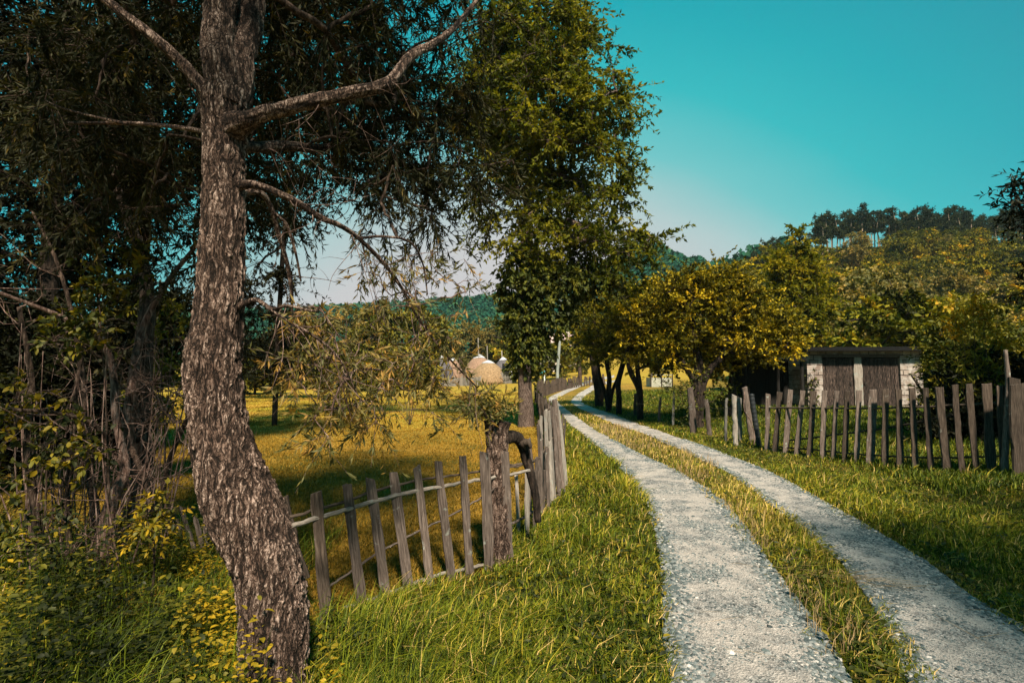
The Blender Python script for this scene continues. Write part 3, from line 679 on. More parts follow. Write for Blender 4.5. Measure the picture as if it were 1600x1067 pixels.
    B['l1'] = limb([(350,170,60,3.06),(345,120,52,3.07),(343,60,47,3.1),(345,0,44,3.15),(352,-120,38,3.2),(365,-320,26,3.3),(380,-600,12,3.5)], 110)
    B['l2'] = limb([(358,185,54,3.09),(372,130,46,3.14),(383,70,42,3.25),(392,0,40,3.4),(400,-120,34,3.7),(430,-320,22,4.0),(480,-600,10,4.4)], 100)
    B['l3'] = limb([(335,170,26,3.06),(318,140,22,3.02),(285,100,18,2.98),(235,55,16,2.9),(165,0,14,2.85),(60,-90,10,2.8),(-120,-220,5,2.9)], 48)
    B['l4'] = limb([(366,200,44,3.02),(392,190,30,2.98),(430,174,24,2.95),(480,160,22,2.95),(540,148,20,3.0),(590,136,19,3.05),(615,125,20,3.1)], 56)
    B['l4b'] = limb([(606,131,20,3.08),(622,112,17,3.15),(645,86,15,3.25),(690,60,11,3.45),(730,20,8,3.7),(800,-80,4,4.2)], 40)
    B['l5'] = limb([(352,212,14,3.1),(316,206,8,3.1),(270,198,6,3.15),(215,193,6,3.2),(160,192,5.5,3.25),(108,193,4,3.3)], 16)
    B['l5b'] = limb([(200,194,6,3.2),(150,183,4,3.2),(100,170,3,3.25),(72,158,1.5,3.3)], 12)
    B['l6'] = limb([(358,225,24,3.2),(400,231,17,3.5),(450,228,15,3.9),(520,229,12,4.4),(600,190,8,5.0),(680,185,5,5.6)], 26)
    B['l7'] = limb([(362,292,20,3.05),(392,289,13,3.02),(425,299,11,3.0),(460,315,10,3.05),(500,340,9.5,3.15),(530,352,8,3.25),(560,372,7,3.4),(600,412,6,3.6),(628,450,5,3.8),(655,500,4,3.95),(700,558,3.2,4.1),(745,605,2,4.3)], 18)
    B['l8'] = limb([(372,300,14,3.1),(408,302,9,3.2),(425,330,8,3.3),(437,370,7.5,3.4),(450,420,6.5,3.5),(456,470,5,3.55),(450,540,3,3.6)], 16)
    B['l9'] = limb([(425,330,6,3.3),(448,352,5,3.35),(462,395,4,3.4),(470,440,3,3.45)], 12)
    B['l10'] = limb([(372,480,11,3.0),(400,470,7,2.98),(425,485,6.5,2.95),(445,500,6,2.95),(490,525,4.5,3.0),(530,560,3,3.1),(560,620,2,3.2)], 14)
    B['l11'] = limb([(425,485,5,2.95),(450,478,5,2.9),(490,486,4,2.9),(500,478,2.5,2.9)], 10)
    B['l12'] = limb([(560,372,5,3.4),(600,370,4,3.5),(640,378,3.5,3.6),(660,410,3,3.7),(668,460,2,3.8)], 12)
    B['l13'] = limb([(628,450,4,3.8),(648,470,4,3.8),(668,520,3,3.9),(672,600,2,4.0)], 10)
    # twigs and leaves
    gw, gl = Geo(), Geo()
    tr = np.vstack([B['l1'][::6], B['l2'][::6]])
    # high crown: over, beside and behind the fork; much of it above the frame, front lobes added to shade the foreground
    el = [((-1.9, 3.8, 5.6), (1.9, 1.7, 1.3)), ((-1.1, 4.4, 5.0), (1.1, 1.3, 1.0)), ((-3.4, 4.4, 4.6), (1.2, 1.4, 1.2)), ((-1.5, 5.6, 5.4), (1.2, 1.4, 1.2)), ((-1.6, 2.6, 6.4), (2.4, 2.4, 1.2)),
          ((-1.1, 5.0, 4.0), (1.5, 1.0, .75)), ((-3.2, 5.0, 3.6), (1.3, 1.0, .8)), ((-1.4, 5.2, 6.8), (1.8, 2.0, 1.4)), ((-2.2, .9, 5.9), (1.7, 1.2, .7)), ((-3.6, 1.6, 5.2), (1.2, 1.2, .7))]
    tg, _ = ell(rng, 360, el, .2)
    P_ = skeleton(rng, gw, B['l1'][::12], np.linspace(.08, .02, len(B['l1'][::12])), tg, r_tip=.0042, up=.10, zfrac=0, seg=6, crook=.035)
    st = np.repeat(tg, 9, axis=0); en = st + rng.normal(0, .26, st.shape) + (0, 0, -.16)
    sprays(rng, gl, st, en, 34, .082, .0150, spread=.55, droop=.35, sag=.25, upn=.5, gw=gw, tw=.0028, tint=np.clip(rng.beta(2, 3, len(st)), 0, 1))
    # fringe of sprays seen in the frame beneath and right of the big limb
    def fringe(ells_px, K, per=8, L=.075, n=22, sd=.16):
        c = []
        for _ in range(K):
            e = ells_px[rng.choice(len(ells_px), p=np.array([q[2] * q[3] for q in ells_px]) / sum(q[2] * q[3] for q in ells_px))]
            th, rr_ = rng.random() * 6.283, rng.random() ** .5
            c.append(at(e[0] + e[2] * rr_ * math.cos(th), e[1] + e[3] * rr_ * math.sin(th), e[4] + (e[5] - e[4]) * rng.random()))
        return np.array(c)
    fr = [(520,240,150,60,3.8,5.0),(640,180,110,110,4.0,5.6),(470,90,120,90,3.8,5.2),(700,220,70,90,4.6,6.0),(780,300,40,50,5.2,6.2),(590,330,110,60,3.8,5.2),(180,120,190,120,3.8,5.5),(100,280,110,110,4.2,5.6),(250,300,70,60,4.0,5.2)]
    tg2 = fringe(fr, 170)
    allP = np.vstack([B[k][::8] for k in ('l2', 'l4', 'l4b', 'l6', 'l7', 'l8', 'l3', 'l12')])
    skeleton(rng, gw, np.vstack((allP[:1], allP)), np.full(len(allP) + 1, .02), tg2, r_tip=.0030, up=.05, zfrac=-9, seg=6, crook=.04)
    st = np.repeat(tg2, 7, axis=0); en = st + rng.normal(0, .20, st.shape) + (0, 0, -.16)
    sprays(rng, gl, st, en, 26, .075, .0135, spread=.5, droop=.4, sag=.3, upn=.4, gw=gw, tw=.0022, tint=np.clip(rng.beta(2, 2.4, len(st)), 0, 1))
    part('branches', gw, M['bark_grey'], root); part('crown', gl, M['shaded_willow_leaf'], root)
    # hanging sprays over the meadow, their sunlit tone put into the leaf colour
    gw, gl = Geo(), Geo()
    fr = [(560,600,60,55,3.1,3.8),(540,660,55,45,3.0,3.6),(500,560,60,60,3.1,3.8),(610,520,60,70,3.5,4.2),(670,560,50,60,3.9,4.4),(700,610,50,40,3.9,4.4),(740,620,30,25,4.2,4.6),(600,440,60,50,3.6,4.2),(700,440,60,50,4.2,4.8),(480,520,55,60,3.1,3.6),(590,590,90,70,3.4,4.0)]
    tg3 = fringe(fr, 125)
    allP = np.vstack([B[k][len(B[k]) // 3::7] for k in ('l7', 'l8', 'l10', 'l12', 'l13', 'l9')])
    skeleton(rng, gw, np.vstack((allP[:1], allP)), np.full(len(allP) + 1, .012), tg3, r_tip=.0022, up=.10, zfrac=-9, seg=6, crook=.05)
    st = np.repeat(tg3, 5, axis=0); en = st + rng.normal(0, .12, st.shape) + (0, 0, -.06)
    sprays(rng, gl, st, en, 13, .062, .0125, spread=.5, droop=.2, sag=.2, upn=.5, gw=gw, tw=.0016)
    # bare dead twigs
    anchors = np.vstack([B[k][len(B[k]) // 4::9] for k in ('l7', 'l8', 'l10', 'l4', 'l6', 'l11')])
    k = rng.choice(len(anchors), 80); e = anchors[k] + rng.normal(0, .22, (80, 3)) + (.08, 0, -.18)
    for a_, b_ in zip(anchors[k], e):
        c = smooth_path([a_, a_ + (b_ - a_) * .5 + rng.normal(0, .04, 3), b_], 8); tube(gw, c, np.linspace(.0032, .001, 8), 4)
        for _ in range(2):
            i_ = rng.integers(2, 7); d_ = c[i_] + rng.normal(0, .09, 3); tube(gw, smooth_path([c[i_], (c[i_] + d_) / 2 + rng.normal(0, .015, 3), d_], 5), np.linspace(.0018, .0007, 5), 3)
    part('twigs', gw, M['bark_pink'], root); part('hanging_sprays', gl, M['lit_spray_leaf'], root)
willow()
# ================================================================== boards, posts, poles
def board_mesh(rng, L, w, t, kind='board', ns=10, bow=.012, ang=None, point=False):
    """a split paling, local z up its length, base at the origin"""
    g = Geo(); z = np.linspace(0, L, ns); wv = w * (1 + .26 * (rng.random(ns) - .5)) * np.linspace(1.06, .96, ns); cx = np.cumsum(rng.normal(0, bow / ns * 1.6, ns)) ; cy = np.cumsum(rng.normal(0, bow / ns, ns))
    prof = np.array([(-1, -.8), (-.85, -1), (-.2, -1.05), (.3, -.95), (.85, -1), (1, -.8), (1, .8), (.8, 1), (-.8, 1), (-1, .8)]) if kind == 'board' else np.array([(math.cos(a), math.sin(a)) for a in np.linspace(0, 6.283, 12, endpoint=False)])
    prof = prof * (1 + .14 * (rng.random(prof.shape) - .5)); k = len(prof)
    v = np.stack((cx[:, None] + prof[None, :, 0] * wv[:, None] / 2, cy[:, None] + prof[None, :, 1] * t / 2 * np.ones((ns, 1)), z[:, None] * np.ones((1, k))), -1)
    slope = rng.normal(0, .25) if ang is None else ang
    v[-1, :, 2] += v[-1, :, 0] * slope + rng.normal(0, .006, k)
    if point: v[-1, :, 0] = cx[-1] + (v[-1, :, 0] - cx[-1]) * .25; v[-2, :, 2] = L * (1 - .1)
    i = np.arange(ns - 1)[:, None] * k; j = np.arange(k)[None]; j2 = (j + 1) % k
    V = v.reshape(-1, 3); top = V[-k:].mean(0) + (0, 0, .004); V = np.vstack((V, top, (0, 0, 0)))
    f4 = np.stack((i + j, i + j2, i + k + j2, i + k + j), -1).reshape(-1, 4); e = (ns - 1) * k
    g.add2(V, [f4, [(e + q, e + (q + 1) % k, ns * k) for q in range(k)]], rng.random())
    return g
def place(name, g, mat, a, b, parent, face=None, smooth=False, up=None):
    """stand a local-z mesh from world point a towards b; face = world direction its broad side looks to"""
    a = Vector(a); b = Vector(b); z = (b - a).normalized(); f = Vector(face if face is not None else (0, -1, 0)); x = z.cross(-f).normalized() * -1; y = z.cross(x)
    o = link(name, g.mesh(name, mat, smooth=smooth), parent); m = Matrix((x, y, z)).transposed().to_4x4(); m.translation = a - (parent.location if parent else Vector((0, 0, 0)))
    o.matrix_local = m; return o
def picket(rng, name, mat, a, b, w, t, parent, face=None, kind='board', **k):
    L = np.linalg.norm(np.asarray(b) - np.asarray(a)); return place(name, board_mesh(rng, L, w, t, kind, **k), mat, a, b, parent, face)
def rail(rng, name, mat, pts, r, parent, wob=.006):
    p = smooth_path(np.array(pts), max(8, len(pts) * 7)); p = p + rng.normal(0, wob, p.shape) * .5; a = p[0]; b = p[-1]
    z = Vector(b - a).normalized(); q = Vector((0, 0, 1)).rotation_difference(z); Mi = np.array(q.to_matrix()).T
    g = Geo(); lp = (p - a) @ Mi.T; tube(g, lp, np.linspace(r, r * .8, len(lp)) * (1 + .12 * (rng.random(len(lp)) - .5)), 8, rough=.12, rng=rng)
    o = link(name, g.mesh(name, mat), parent); m = q.to_matrix().to_4x4(); m.translation = Vector(a) - parent.location; o.matrix_local = m; return o

def left_fence():
    rng = R(31)
    top = [(494,769),(542,757),(577,747),(615,738),(651,729),(685,721),(722,713),(757,708),(788,705)]
    bot = [(513,921),(567,954),(604,932),(641,929),(673,909),(707,914),(735,907),(764,895),(796,880)]
    wd = [19, 16, 14.5, 15, 13.5, 14, 13, 16, 15]
    base = [G(*b) for b in bot]; a0, a1 = base[0], base[-1]
    cf = np.polyfit([b[0] for b in bot[1:]], [G(*b)[1] for b in bot[1:]], 1); Yf = lambda px: np.polyval(cf, px); print('leftfence', Yf(567), Yf(796))
    root = thing('picket_fence', 'near left fence of nine rough brown pickets on thin poles, beside the big trunk', 'fence', tuple(on(*at(640, 920, 4.35)[:2])))
    fc = np.array((.42, -1, 0)) * -1
    for k, (t, b, w) in enumerate(zip(top, bot, wd)):
        Y = float(Yf(b[0])); Bp = at(b[0], b[1], Y); Bp[2] = min(Bp[2], float(T(Bp[0], Bp[1])) + .03) - .04; Tp = at(t[0], t[1], Y - .03)
        picket(rng, 'picket', M['wood_dark'] if k == 0 else M['wood'], Bp, Tp, w / F * Y * .92, .024, root, fc)
    Y = 4.05; Bp = at(474, 905, Y); picket(rng, 'picket', M['wood_dark'], Bp, at(440, 778, Y), .09, .03, root, fc)
    back = .05
    def rl(pts, r, mat='wood'): rail(rng, 'rail', M[mat], [at(x, y, float(Yf(x)) + back) for x, y in pts], r, root)
    rl([(435,828),(500,808),(572,787),(645,768),(717,755),(780,744),(827,735)], .020, 'wood_pale')
    back = .09; rl([(440,812),(530,786),(602,762),(680,746),(751,736),(815,727)], .013, 'wood_dark')
    back = .05; rl([(500,922),(525,909),(580,870),(629,843),(690,812),(740,785),(785,755)], .011, 'wood')
    back = .06; rl([(540,950),(575,938),(630,918),(683,898),(720,890),(757,882),(800,872)], .019, 'wood_pale')
left_fence()
def broken():
    rng = R(32); base = G(312, 880); root = thing('broken_fence', 'broken reddish brown fence stakes leaning left out of the undergrowth behind the big trunk', 'fence', tuple(on(base[0], base[1])))
    for t, b, w in [((262,786),(292,850),9),((283,790),(308,865),9),((302,806),(322,880),11),((318,822),(334,880),9),((333,800),(345,880),8),((294,828),(312,885),7)]:
        Y = float(G(*b)[1]); picket(rng, 'stake', M['wood'], at(b[0], b[1] + 3, Y), at(*t, Y + .05), w / F * Y * .62, .02, root, point=True)
broken()
def road_fence():
    rng = R(33); root = thing('paling_fence', 'crowded leaning bleached palings along the left edge of the track beyond the cut stump', 'fence', tuple(on(.3, 6.8)))
    pal = [((807,742),(811,828),6,'wood_pale',6.1,0),((825,730),(823,832),9,'wood_pale',6.0,0),((836,716),(835,822),6,'wood',6.2,0),((841,724),(842,804),5,'wood',6.7,0),((846,687),(846,798),5.5,'wood',6.8,0),((852,735),(850,790),5,'wood',7.0,0),
           ((851,641),(858,782),8,'wood_pale',7.4,0),((857,642),(868,776),6,'wood_pale',7.6,0),((862,636),(874,768),7,'wood',7.9,0),((866,624),(880,760),9,'wood',8.2,1),((873,641),(886,748),6,'wood_pale',8.6,0),((871,625),(884,752),5,'wood_pale',8.5,0),
           ((855,700),(857,785),6,'wood',7.2,0),((860,690),(864,780),6,'wood_pale',7.5,0),((846,650),(851,760),5,'wood_pale',7.8,0),((869,690),(873,770),6,'wood',7.9,0),((877,670),(881,756),5,'wood_pale',8.3,0),((830,724),(830,822),5,'wood',6.4,0)]
    for t, b, w, m, Y, rd in pal:
        a = at(b[0], b[1] + 4, Y); a[2] = min(a[2], float(T(a[0], a[1]))) - .03
        picket(rng, 'paling', M[m], a, at(t[0], t[1], Y), w / F * Y, .022 if not rd else .08, root, (.8, -.6, 0), 'board' if not rd else 'round', bow=.03)
    rail(rng, 'rail', M['wood_dark'], [at(795,728,5.8), at(818,724,6.0), at(842,715,6.8), at(866,680,8.1), at(882,665,9.2)], .018, root)
    rail(rng, 'rail', M['wood'], [at(800,818,5.8), at(836,796,6.5), at(862,762,7.8), at(880,735,8.8)], .016, root)
    r2 = thing('paling_fence', 'dark weathered palings standing close together between the ivy clad tree and the track', 'fence', tuple(on(1.0, 13)))
    y = 7.4; 
    while y < 23:
        x = float(fence_x(y)) + rng.normal(0, .03) - .12 * (y < 11); p = on(x, y, -.05); h = .95 + .25 * rng.random()
        picket(rng, 'paling', M['wood_dark' if rng.random() < (.7 if y > 11 else .15) else 'wood'], p, p + (rng.normal(0, .07) - .04, rng.normal(0, .07), h), .055 + .04 * rng.random(), .02, r2, (.9, -.4, 0), ns=5)
        y += .13 + .08 * rng.random() * (1 + .02 * y)
    for z in (.3, .8): rail(rng, 'rail', M['wood_dark'], [on(float(fence_x(q)) - .04, q, z) for q in (9.2, 12, 16, 20, 23)], .02, r2)
    # the bend, far off
    r3 = thing('paling_fence', 'far brown paling fence following the outside of the bend in the track', 'fence', tuple(on(*G(880, 614)[:2])))
    pts = [G(*q) for q in ((838, 632), (842, 622), (853, 618), (870, 612.5), (892, 607), (918, 603), (945, 601.2))]; path = smooth_path(np.array(pts)[:, :2], 400)
    ln = np.cumsum(np.concatenate(([0], np.linalg.norm(np.diff(path, axis=0), axis=1)))); n = 96
    for s in np.linspace(0, ln[-1], n):
        x, yy = np.interp(s, ln, path[:, 0]), np.interp(s, ln, path[:, 1]); p = on(x, yy, -.05)
        picket(rng, 'paling', M['wood_dark'], p, p + (rng.normal(0, .1), 0, .85 + .45 * rng.random()), .10 + .10 * rng.random(), .04, r3, ns=3)
    rail(rng, 'rail', M['wood_dark'], [on(path[k][0], path[k][1], .7) for k in range(0, 400, 40)], .04, r3)
road_fence()
def stump():
    rng = R(34); Y = 5.2
    rows = [(783,880,36),(782,830,33),(780,780,31),(778,730,31),(777,700,33),(776,672,36),(777,658,42)]
    root = thing('cut_stump', 'pollarded grey stump beside the fence corner with willow shoots sprouting from its cut top', 'tree stump', tuple(on(*at(783, 885, Y)[:2])))
    c = np.array([at(x, y, Y) for x, y, w in rows]); r = np.array([w / 2 / F * Y for x, y, w in rows]); m, ns = 160, 60
    C = smooth_path(c, m); rr = smooth_path(r[:, None], m)[:, 0]; t, n, b = frames(C); a = np.linspace(0, 6.283, ns, endpoint=False); D = np.cos(a)[None, :, None] * n[:, None] + np.sin(a)[None, :, None] * b[:, None]
    P = C[:, None] + D * rr[:, None, None]; q = P.reshape(-1, 3); f1, f2, idv = worley(np.stack((q[:, 0] * 22, q[:, 1] * 22, q[:, 2] * 7), 1) + (fbm(q[:, 0] * 9, q[:, 1] * 9, q[:, 2] * 5)[:, None] - .5) * 1.5, 3)
    h = .8 * ss(f2 - f1, .02, .3) + .4 * (idv - .5); P = P + D * (h * .013 + .03 * (fbm(q[:, 0] * 4, q[:, 1] * 4, q[:, 2] * 3, s=6) - .5)).reshape(m, ns)[..., None]
    P[-1] += (C[-1] - P[-1]) * .25 - (0, 0, .02)
    g = Geo(); i = np.arange(m - 1)[:, None] * ns; j = np.arange(ns)[None]; j2 = (j + 1) % ns; V = P.reshape(-1, 3); e = (m - 1) * ns
    g.add2(np.vstack((V, C[-1] - (0, 0, .06))), [np.stack((i + j, i + j2, i + ns + j2, i + ns + j), -1).reshape(-1, 4), [(e + k, e + (k + 1) % ns, m * ns) for k in range(ns)]], np.concatenate((np.clip(.35 * h + .52, 0, 1), [.05])))
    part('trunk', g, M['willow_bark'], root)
    gw, gl = Geo(), Geo(); dY = -.55; tops = [(690,640,5.5),(712,628,5.6),(735,618,5.7),(757,640,5.6),(775,640,5.7),(793,622,5.8),(762,612,5.9),(720,655,5.4),(700,665,5.4),(742,650,5.5),(790,650,5.6),(680,620,5.5),(808,640,5.9),(768,655,5.5)]
    for x, y, Yt in tops:
        s = at(775 + rng.normal(0, 9), 664, 5.17); e = at(x, y, Yt + dY); u = smooth_path([s, (s + e) / 2 + (0, 0, .12), e], 8); tube(gw, u, np.linspace(.007, .002, 8), 4)
        K = 7; st = u[rng.integers(2, 8, K)]; en = st + rng.normal(0, .07, (K, 3)) + (e - s) * .12; sprays(rng, gl, st, en, 9, .085, .02, spread=.6, droop=-.1, upn=.6, gw=gw, tw=.002, tint=.2 + .5 * rng.random(K))
    part('shoots', gw, M['bark_grey'], root); part('shoot_leaves', gl, M['lit_spray_leaf'], root)
    root = thing('leaning_log', 'dark mossy crooked log leaning down to the right from behind the stump', 'log', tuple(on(*at(838, 800, 5.5)[:2])))
    c = [at(790,684,5.3), at(806,683,5.4), at(817,696,5.45), at(822,716,5.5), at(828,736,5.5), at(836,770,5.5), at(841,815,5.5)]
    g = Geo(); tube(g, smooth_path(c, 40), np.linspace(.068, .036, 40), 16, rough=.2, rng=rng); part('log', g, M['bark_dark'], root)
    g = Geo(); tube(g, smooth_path([at(815,694,5.4), at(825,690,5.35), at(829,700,5.35)], 8), np.linspace(.045, .02, 8), 8, rough=.3, rng=rng); part('broken_knot', g, M['wood_dark'], root)
stump()
def right_fence():
    rng = R(35); cv = lambda x, y: (1130 + x / 3.404, 500 + y / 3.404)
    L = [(238,392,232,680,26),(300,385,275,692,30),(357,372,330,706,32),(422,376,388,728,28),(482,378,458,748,32),(540,376,528,753,32),(603,376,583,748,26),(660,378,645,757,30),(722,375,708,752,30),(793,370,780,772,44),(862,368,860,777,34),(932,370,940,787,36),(1005,362,1022,782,34),(1075,362,1108,797,32),(1150,358,1195,817,44),(1235,345,1272,817,32),(1308,340,1350,817,36),(1400,340,1430,827,50),(1470,350,1497,830,36)]
    bb = [cv(l[2], l[3]) for l in L]; cf = np.polyfit([b[0] for b in bb], [G(*b)[1] for b in bb], 2); Yf = lambda px: np.polyval(cf, px); print('rightfence', Yf(1200), Yf(1400), Yf(1560))
    root = thing('picket_fence', 'right hand fence of grey brown flat topped pickets in front of the shed', 'fence', tuple(on(*at(1350, 725, 8.2)[:2])))
    for k, (xt, yt, xb, yb, w) in enumerate(L):
        b = cv(xb, yb); t = cv(xt, yt); Y = float(Yf(b[0])); a = at(b[0], b[1], Y); a[2] = min(a[2], float(T(a[0], a[1])) + .02) - .04
        picket(rng, 'picket', M['wood_dark'] if k > 9 or k % 3 == 1 else M['wood'], a, at(*t, Y), w / 3.404 / F * Y * .86, .026, root, (-.2, -1, 0), ang=rng.normal(0, .12))
    def rl(pts, r, dy=.05): rail(rng, 'rail', M['wood_dark'], [at(*cv(x, y), float(Yf(cv(x, y)[0])) + dy) for x, y in pts], r, root, .008)
    rl([(200,466),(480,468),(760,470),(1000,464),(1260,452),(1520,436)], .020); rl([(350,640),(560,615),(860,575),(1100,530),(1220,505)], .019, .09); rl([(300,672),(480,690),(700,712),(1000,730),(1300,728),(1500,722)], .019)
    for x0, y0, x1, y1, w, m, nm, lab in [(1545,310,1578,840,62,'wood_dark','wide_board','wide dark board closing the right end of the fence'),]:
        Y = float(Yf(1580)) - .1; a = at(*cv(x1, y1), Y); a[2] = min(a[2], float(T(a[0], a[1]))); picket(rng, 'wide_board', M[m], a, at(*cv(x0, y0), Y), w / 3.404 / F * Y, .03, root)
    Y = float(Yf(1598)) - .2; a = at(1598, 752, Y); picket(rng, 'wide_board', M['wood_dark'], a, at(1590, 600, Y), .26, .03, root)
    Y = float(Yf(1569)) - .1; r = thing('tall_pole', 'tall thin crooked pole rising above the right hand fence under the yellow blossom', 'pole', tuple(on(*at(1570, 745, Y)[:2])))
    g = Geo(); tube(g, smooth_path([at(1569,750,Y), at(1573,660,Y), at(1575,600,Y), at(1571,547,Y)], 24), np.linspace(.045, .026, 24), 10, rough=.2, rng=rng); part('pole', g, M['wood'], r)
    # the bundle of posts at the left end
    def post(px, py, qx, qy, w, Y, mat, name, lab, cat='post'):
        Y = float(G(px, py)[1])
        a = at(px, py, Y); a[2] = min(a[2], float(T(a[0], a[1])) + .02) - .03; r_ = thing(name, lab, cat, tuple(on(a[0], a[1]))); picket(rng, 'post', M[mat], a, at(qx, qy, Y), w / F * Y, w / F * Y * .8, r_, kind='round', bow=.05, ns=14); return r_
    post(1149, 696, 1149, 618, 7.5, 9.7, 'wood_pale', 'fence_post', 'greenish bleached post, left one of the close pair at the end of the right fence')
    post(1157, 690, 1158, 622, 6, 9.9, 'wood_grey', 'fence_post', 'greenish short post tucked beside the twisted trunk stake at the end of the right fence')
    post(1176, 692, 1164, 605, 9, 9.5, 'wood', 'twisted_stake', 'twisted reddish brown trunk stake with a pointed top beside the black pipe', 'post')
    rr = thing('dangling_vine', 'pale dead vine hanging down the twisted stake', 'vine', tuple(on(*at(1170, 690, 9.4)[:2])))
    g = Geo(); tube(g, smooth_path([at(1163,612,9.6), at(1163,640,9.6), at(1172,655,9.55), at(1179,680,9.6), at(1178,695,9.6)], 20), .009, 6); part('stem', g, M['bark_pink'], rr)
    Yp = float(G(1186, 697)[1]); g = Geo(); a, b = at(1186, 699, Yp), at(1174, 616, Yp + .1); n = 60; u = np.linspace(0, 1, n); c = a + (b - a) * u[:, None]; tube(g, c, .058 + .004 * np.sin(u * n * 1.3), 20)
    rp = thing('black_pipe', 'black ribbed plastic pipe leaning left at the end of the right fence', 'pipe', tuple(on(a[0], a[1]))); part('tube', g, M['pipe'], rp)
    for (x0, y0, x1, y1, w, Y, m, lab) in [(1134,690,1136,622,4.5,10.4,'wood_grey','thin grey stake standing left of the greenish posts'),(1109,680,1103,624,7,11.5,'wood','pale bent stake standing right of the thick leaning trunk post'),(1084,676,1079,606,11,11.9,'wood','thick pale brown trunk post on the verge beneath the broad orchard tree'),
                          (1029,660,1031,620,4,14.5,'wood','reddish thin post on the verge midway along the track'),(1052,664,1053,612,3.5,13.8,'wood_grey','thin stake on the verge just left of the thick pale post'),(992,650,993,615,5,17.5,'wood_dark','short dark post just left of the forked orchard trunk'),
                          (1018,596,1018,582,3,40,'wood_dark','dark short post beside the grey green board enclosure'),(843,613,845,592,6,42,'wood_dark','dark stub post in the far bend of the fence')]:
        post(x0, y0, x1, y1, w, Y, m, 'fence_post' if Y < 40 else 'stub_post', lab)
    rr = thing('fence_wire', 'sagging wire strung between the verge posts', 'wire', tuple(on(*at(1060, 660, 14)[:2])))
    g = Geo(); tube(g, smooth_path([at(992,630,17.45), at(1030,633,14.45), at(1053,634,13.75), at(1080,636,11.8), at(1105,638,11.4), at(1135,638,10.3), at(1149,638,9.65)], 60), .004, 4); part('strand', g, M['metal_dark'], rr)
right_fence()

# ================================================================== trees
def tree(name, label, base, trunk, tr, ells, K, leaf, leafmat_, bark, seed, group=None, sp=6, n=14, r_tip=.012, spread=.7, droop=.15, ends=.5, shell=.45, upn=1.0, up=.12, ns=8, cat='tree', zfrac=.25, tint=(2, 2), tw=.006, twigs=False, six=False, scale_t=None, crook=.05):
    rng = R(seed); root = thing(name, label, cat, tuple(base), group); gw, gl = Geo(), Geo(); gt = Geo()
    tr_ = trunk if isinstance(trunk, list) and isinstance(trunk[0], tuple) and len(trunk[0]) == 2 and hasattr(trunk[0][0], '__len__') else [(trunk, tr)]
    allp, allr = [], []
    for p, r in tr_:
        m = max(8, len(p) * 5); C = smooth_path(np.array(p), m); rr = smooth_path(np.array(r, float)[:, None], m)[:, 0]; tube(gt, C, rr, max(ns, 8), rough=.10, rng=rng); allp.append(C); allr.append(rr)
    tg, ke = ell(rng, K, ells, shell)
    A = np.vstack(allp); Ar = np.concatenate(allr); skeleton(rng, gw, A, Ar, tg, r_tip=r_tip, up=up, zfrac=zfrac, seg=5, crook=crook)
    st = np.repeat(tg, sp, axis=0); out = unit(st - A[-1] + (0, 0, 1.0)); en = st + rng.normal(0, ends, st.shape) * (1, 1, .7) + out * ends * .35
    tn = np.clip(np.repeat(rng.beta(*tint, K), sp) + rng.normal(0, .1, len(st)), 0, 1)
    sprays(rng, gl, st, en, n, leaf[0], leaf[1], spread=spread, droop=droop, sag=.1, tint=tn, upn=upn, gw=gw if twigs else None, tw=tw, six=six)
    part('trunk', gt, M[bark], root)
    if gw.n: part('branches', gw, M[bark], root); part('crown', gl, M[leafmat_], root); return root
def E(px, py, rx, ry, Y, dz=None):
    """an ellipsoid surveyed from its outline"""
    return (at(px, py, Y), (rx / F * Y, (dz if dz else .8 * rx / F * Y), ry / F * Y))
def TP(pts, Y): return [at(x, y, Y) for x, y in pts]

def big_ash():
    Y = 18.5; b = on(*at(822, 662, Y)[:2])
    tr = [b - (0, 0, .1)] + TP([(822,640),(820,600),(818,520),(820,430),(826,330),(832,200),(838,60),(842,-80),(845,-220)], Y)
    e = [E(835,150,105,120,Y,3), E(905,150,62,95,Y,2.4), E(930,290,58,85,Y,2.2), E(880,330,70,80,Y), E(770,280,70,95,Y), E(840,30,95,90,Y,3), E(840,-120,100,90,Y,3), E(750,150,55,100,Y), E(845,380,80,60,Y), E(940,390,45,50,Y,1.6),
         E(800,210,60,80,Y,2), E(880,240,60,70,Y,2.2), E(800,80,60,70,Y,2), E(965,250,32,70,Y,1.4), E(1003,382,22,30,Y,.6), E(960,175,28,55,Y,1.2), E(905,45,30,40,Y,1.2)]
    tree('tall_ash_tree', 'very tall yellow green tree left of the track, its lower trunk wrapped in ivy', b, tr, [.31,.27,.25,.24,.22,.19,.16,.12,.08,.03], e, 500, (.175,.075), 'ash_leaf', 'bark_ash', 41, sp=10, n=22, ends=.58, r_tip=.016, tint=(2.8, 1.8), shell=.35, droop=.25, zfrac=.3, ns=24, twigs=True, tw=.008, upn=.2)
    # ivy up the trunk
    rng = R(42); root = bpy.data.objects['tall_ash_tree']; g = Geo()
    el = [E(822,560,18,40,Y,.5), E(815,500,26,50,Y,.7), E(835,460,38,45,Y,.9), E(868,490,26,34,Y,.7), E(885,440,38,36,Y,1.0), E(822,420,38,45,Y,1.0), E(840,530,20,30,Y,.5), E(800,455,22,42,Y,.6), E(940,430,32,26,Y,.8)]
    tg, _ = ell(rng, 260, el, .7); st = np.repeat(tg, 6, axis=0); en = st + rng.normal(0, .22, st.shape) - (0, 0, .15)
    sprays(rng, g, st, en, 15, .165, .10, spread=.6, droop=.6, upn=.1, tint=np.clip(rng.beta(2, 3, len(st)), 0, 1)); part('ivy', g, M['green_leaf'], root)
big_ash()
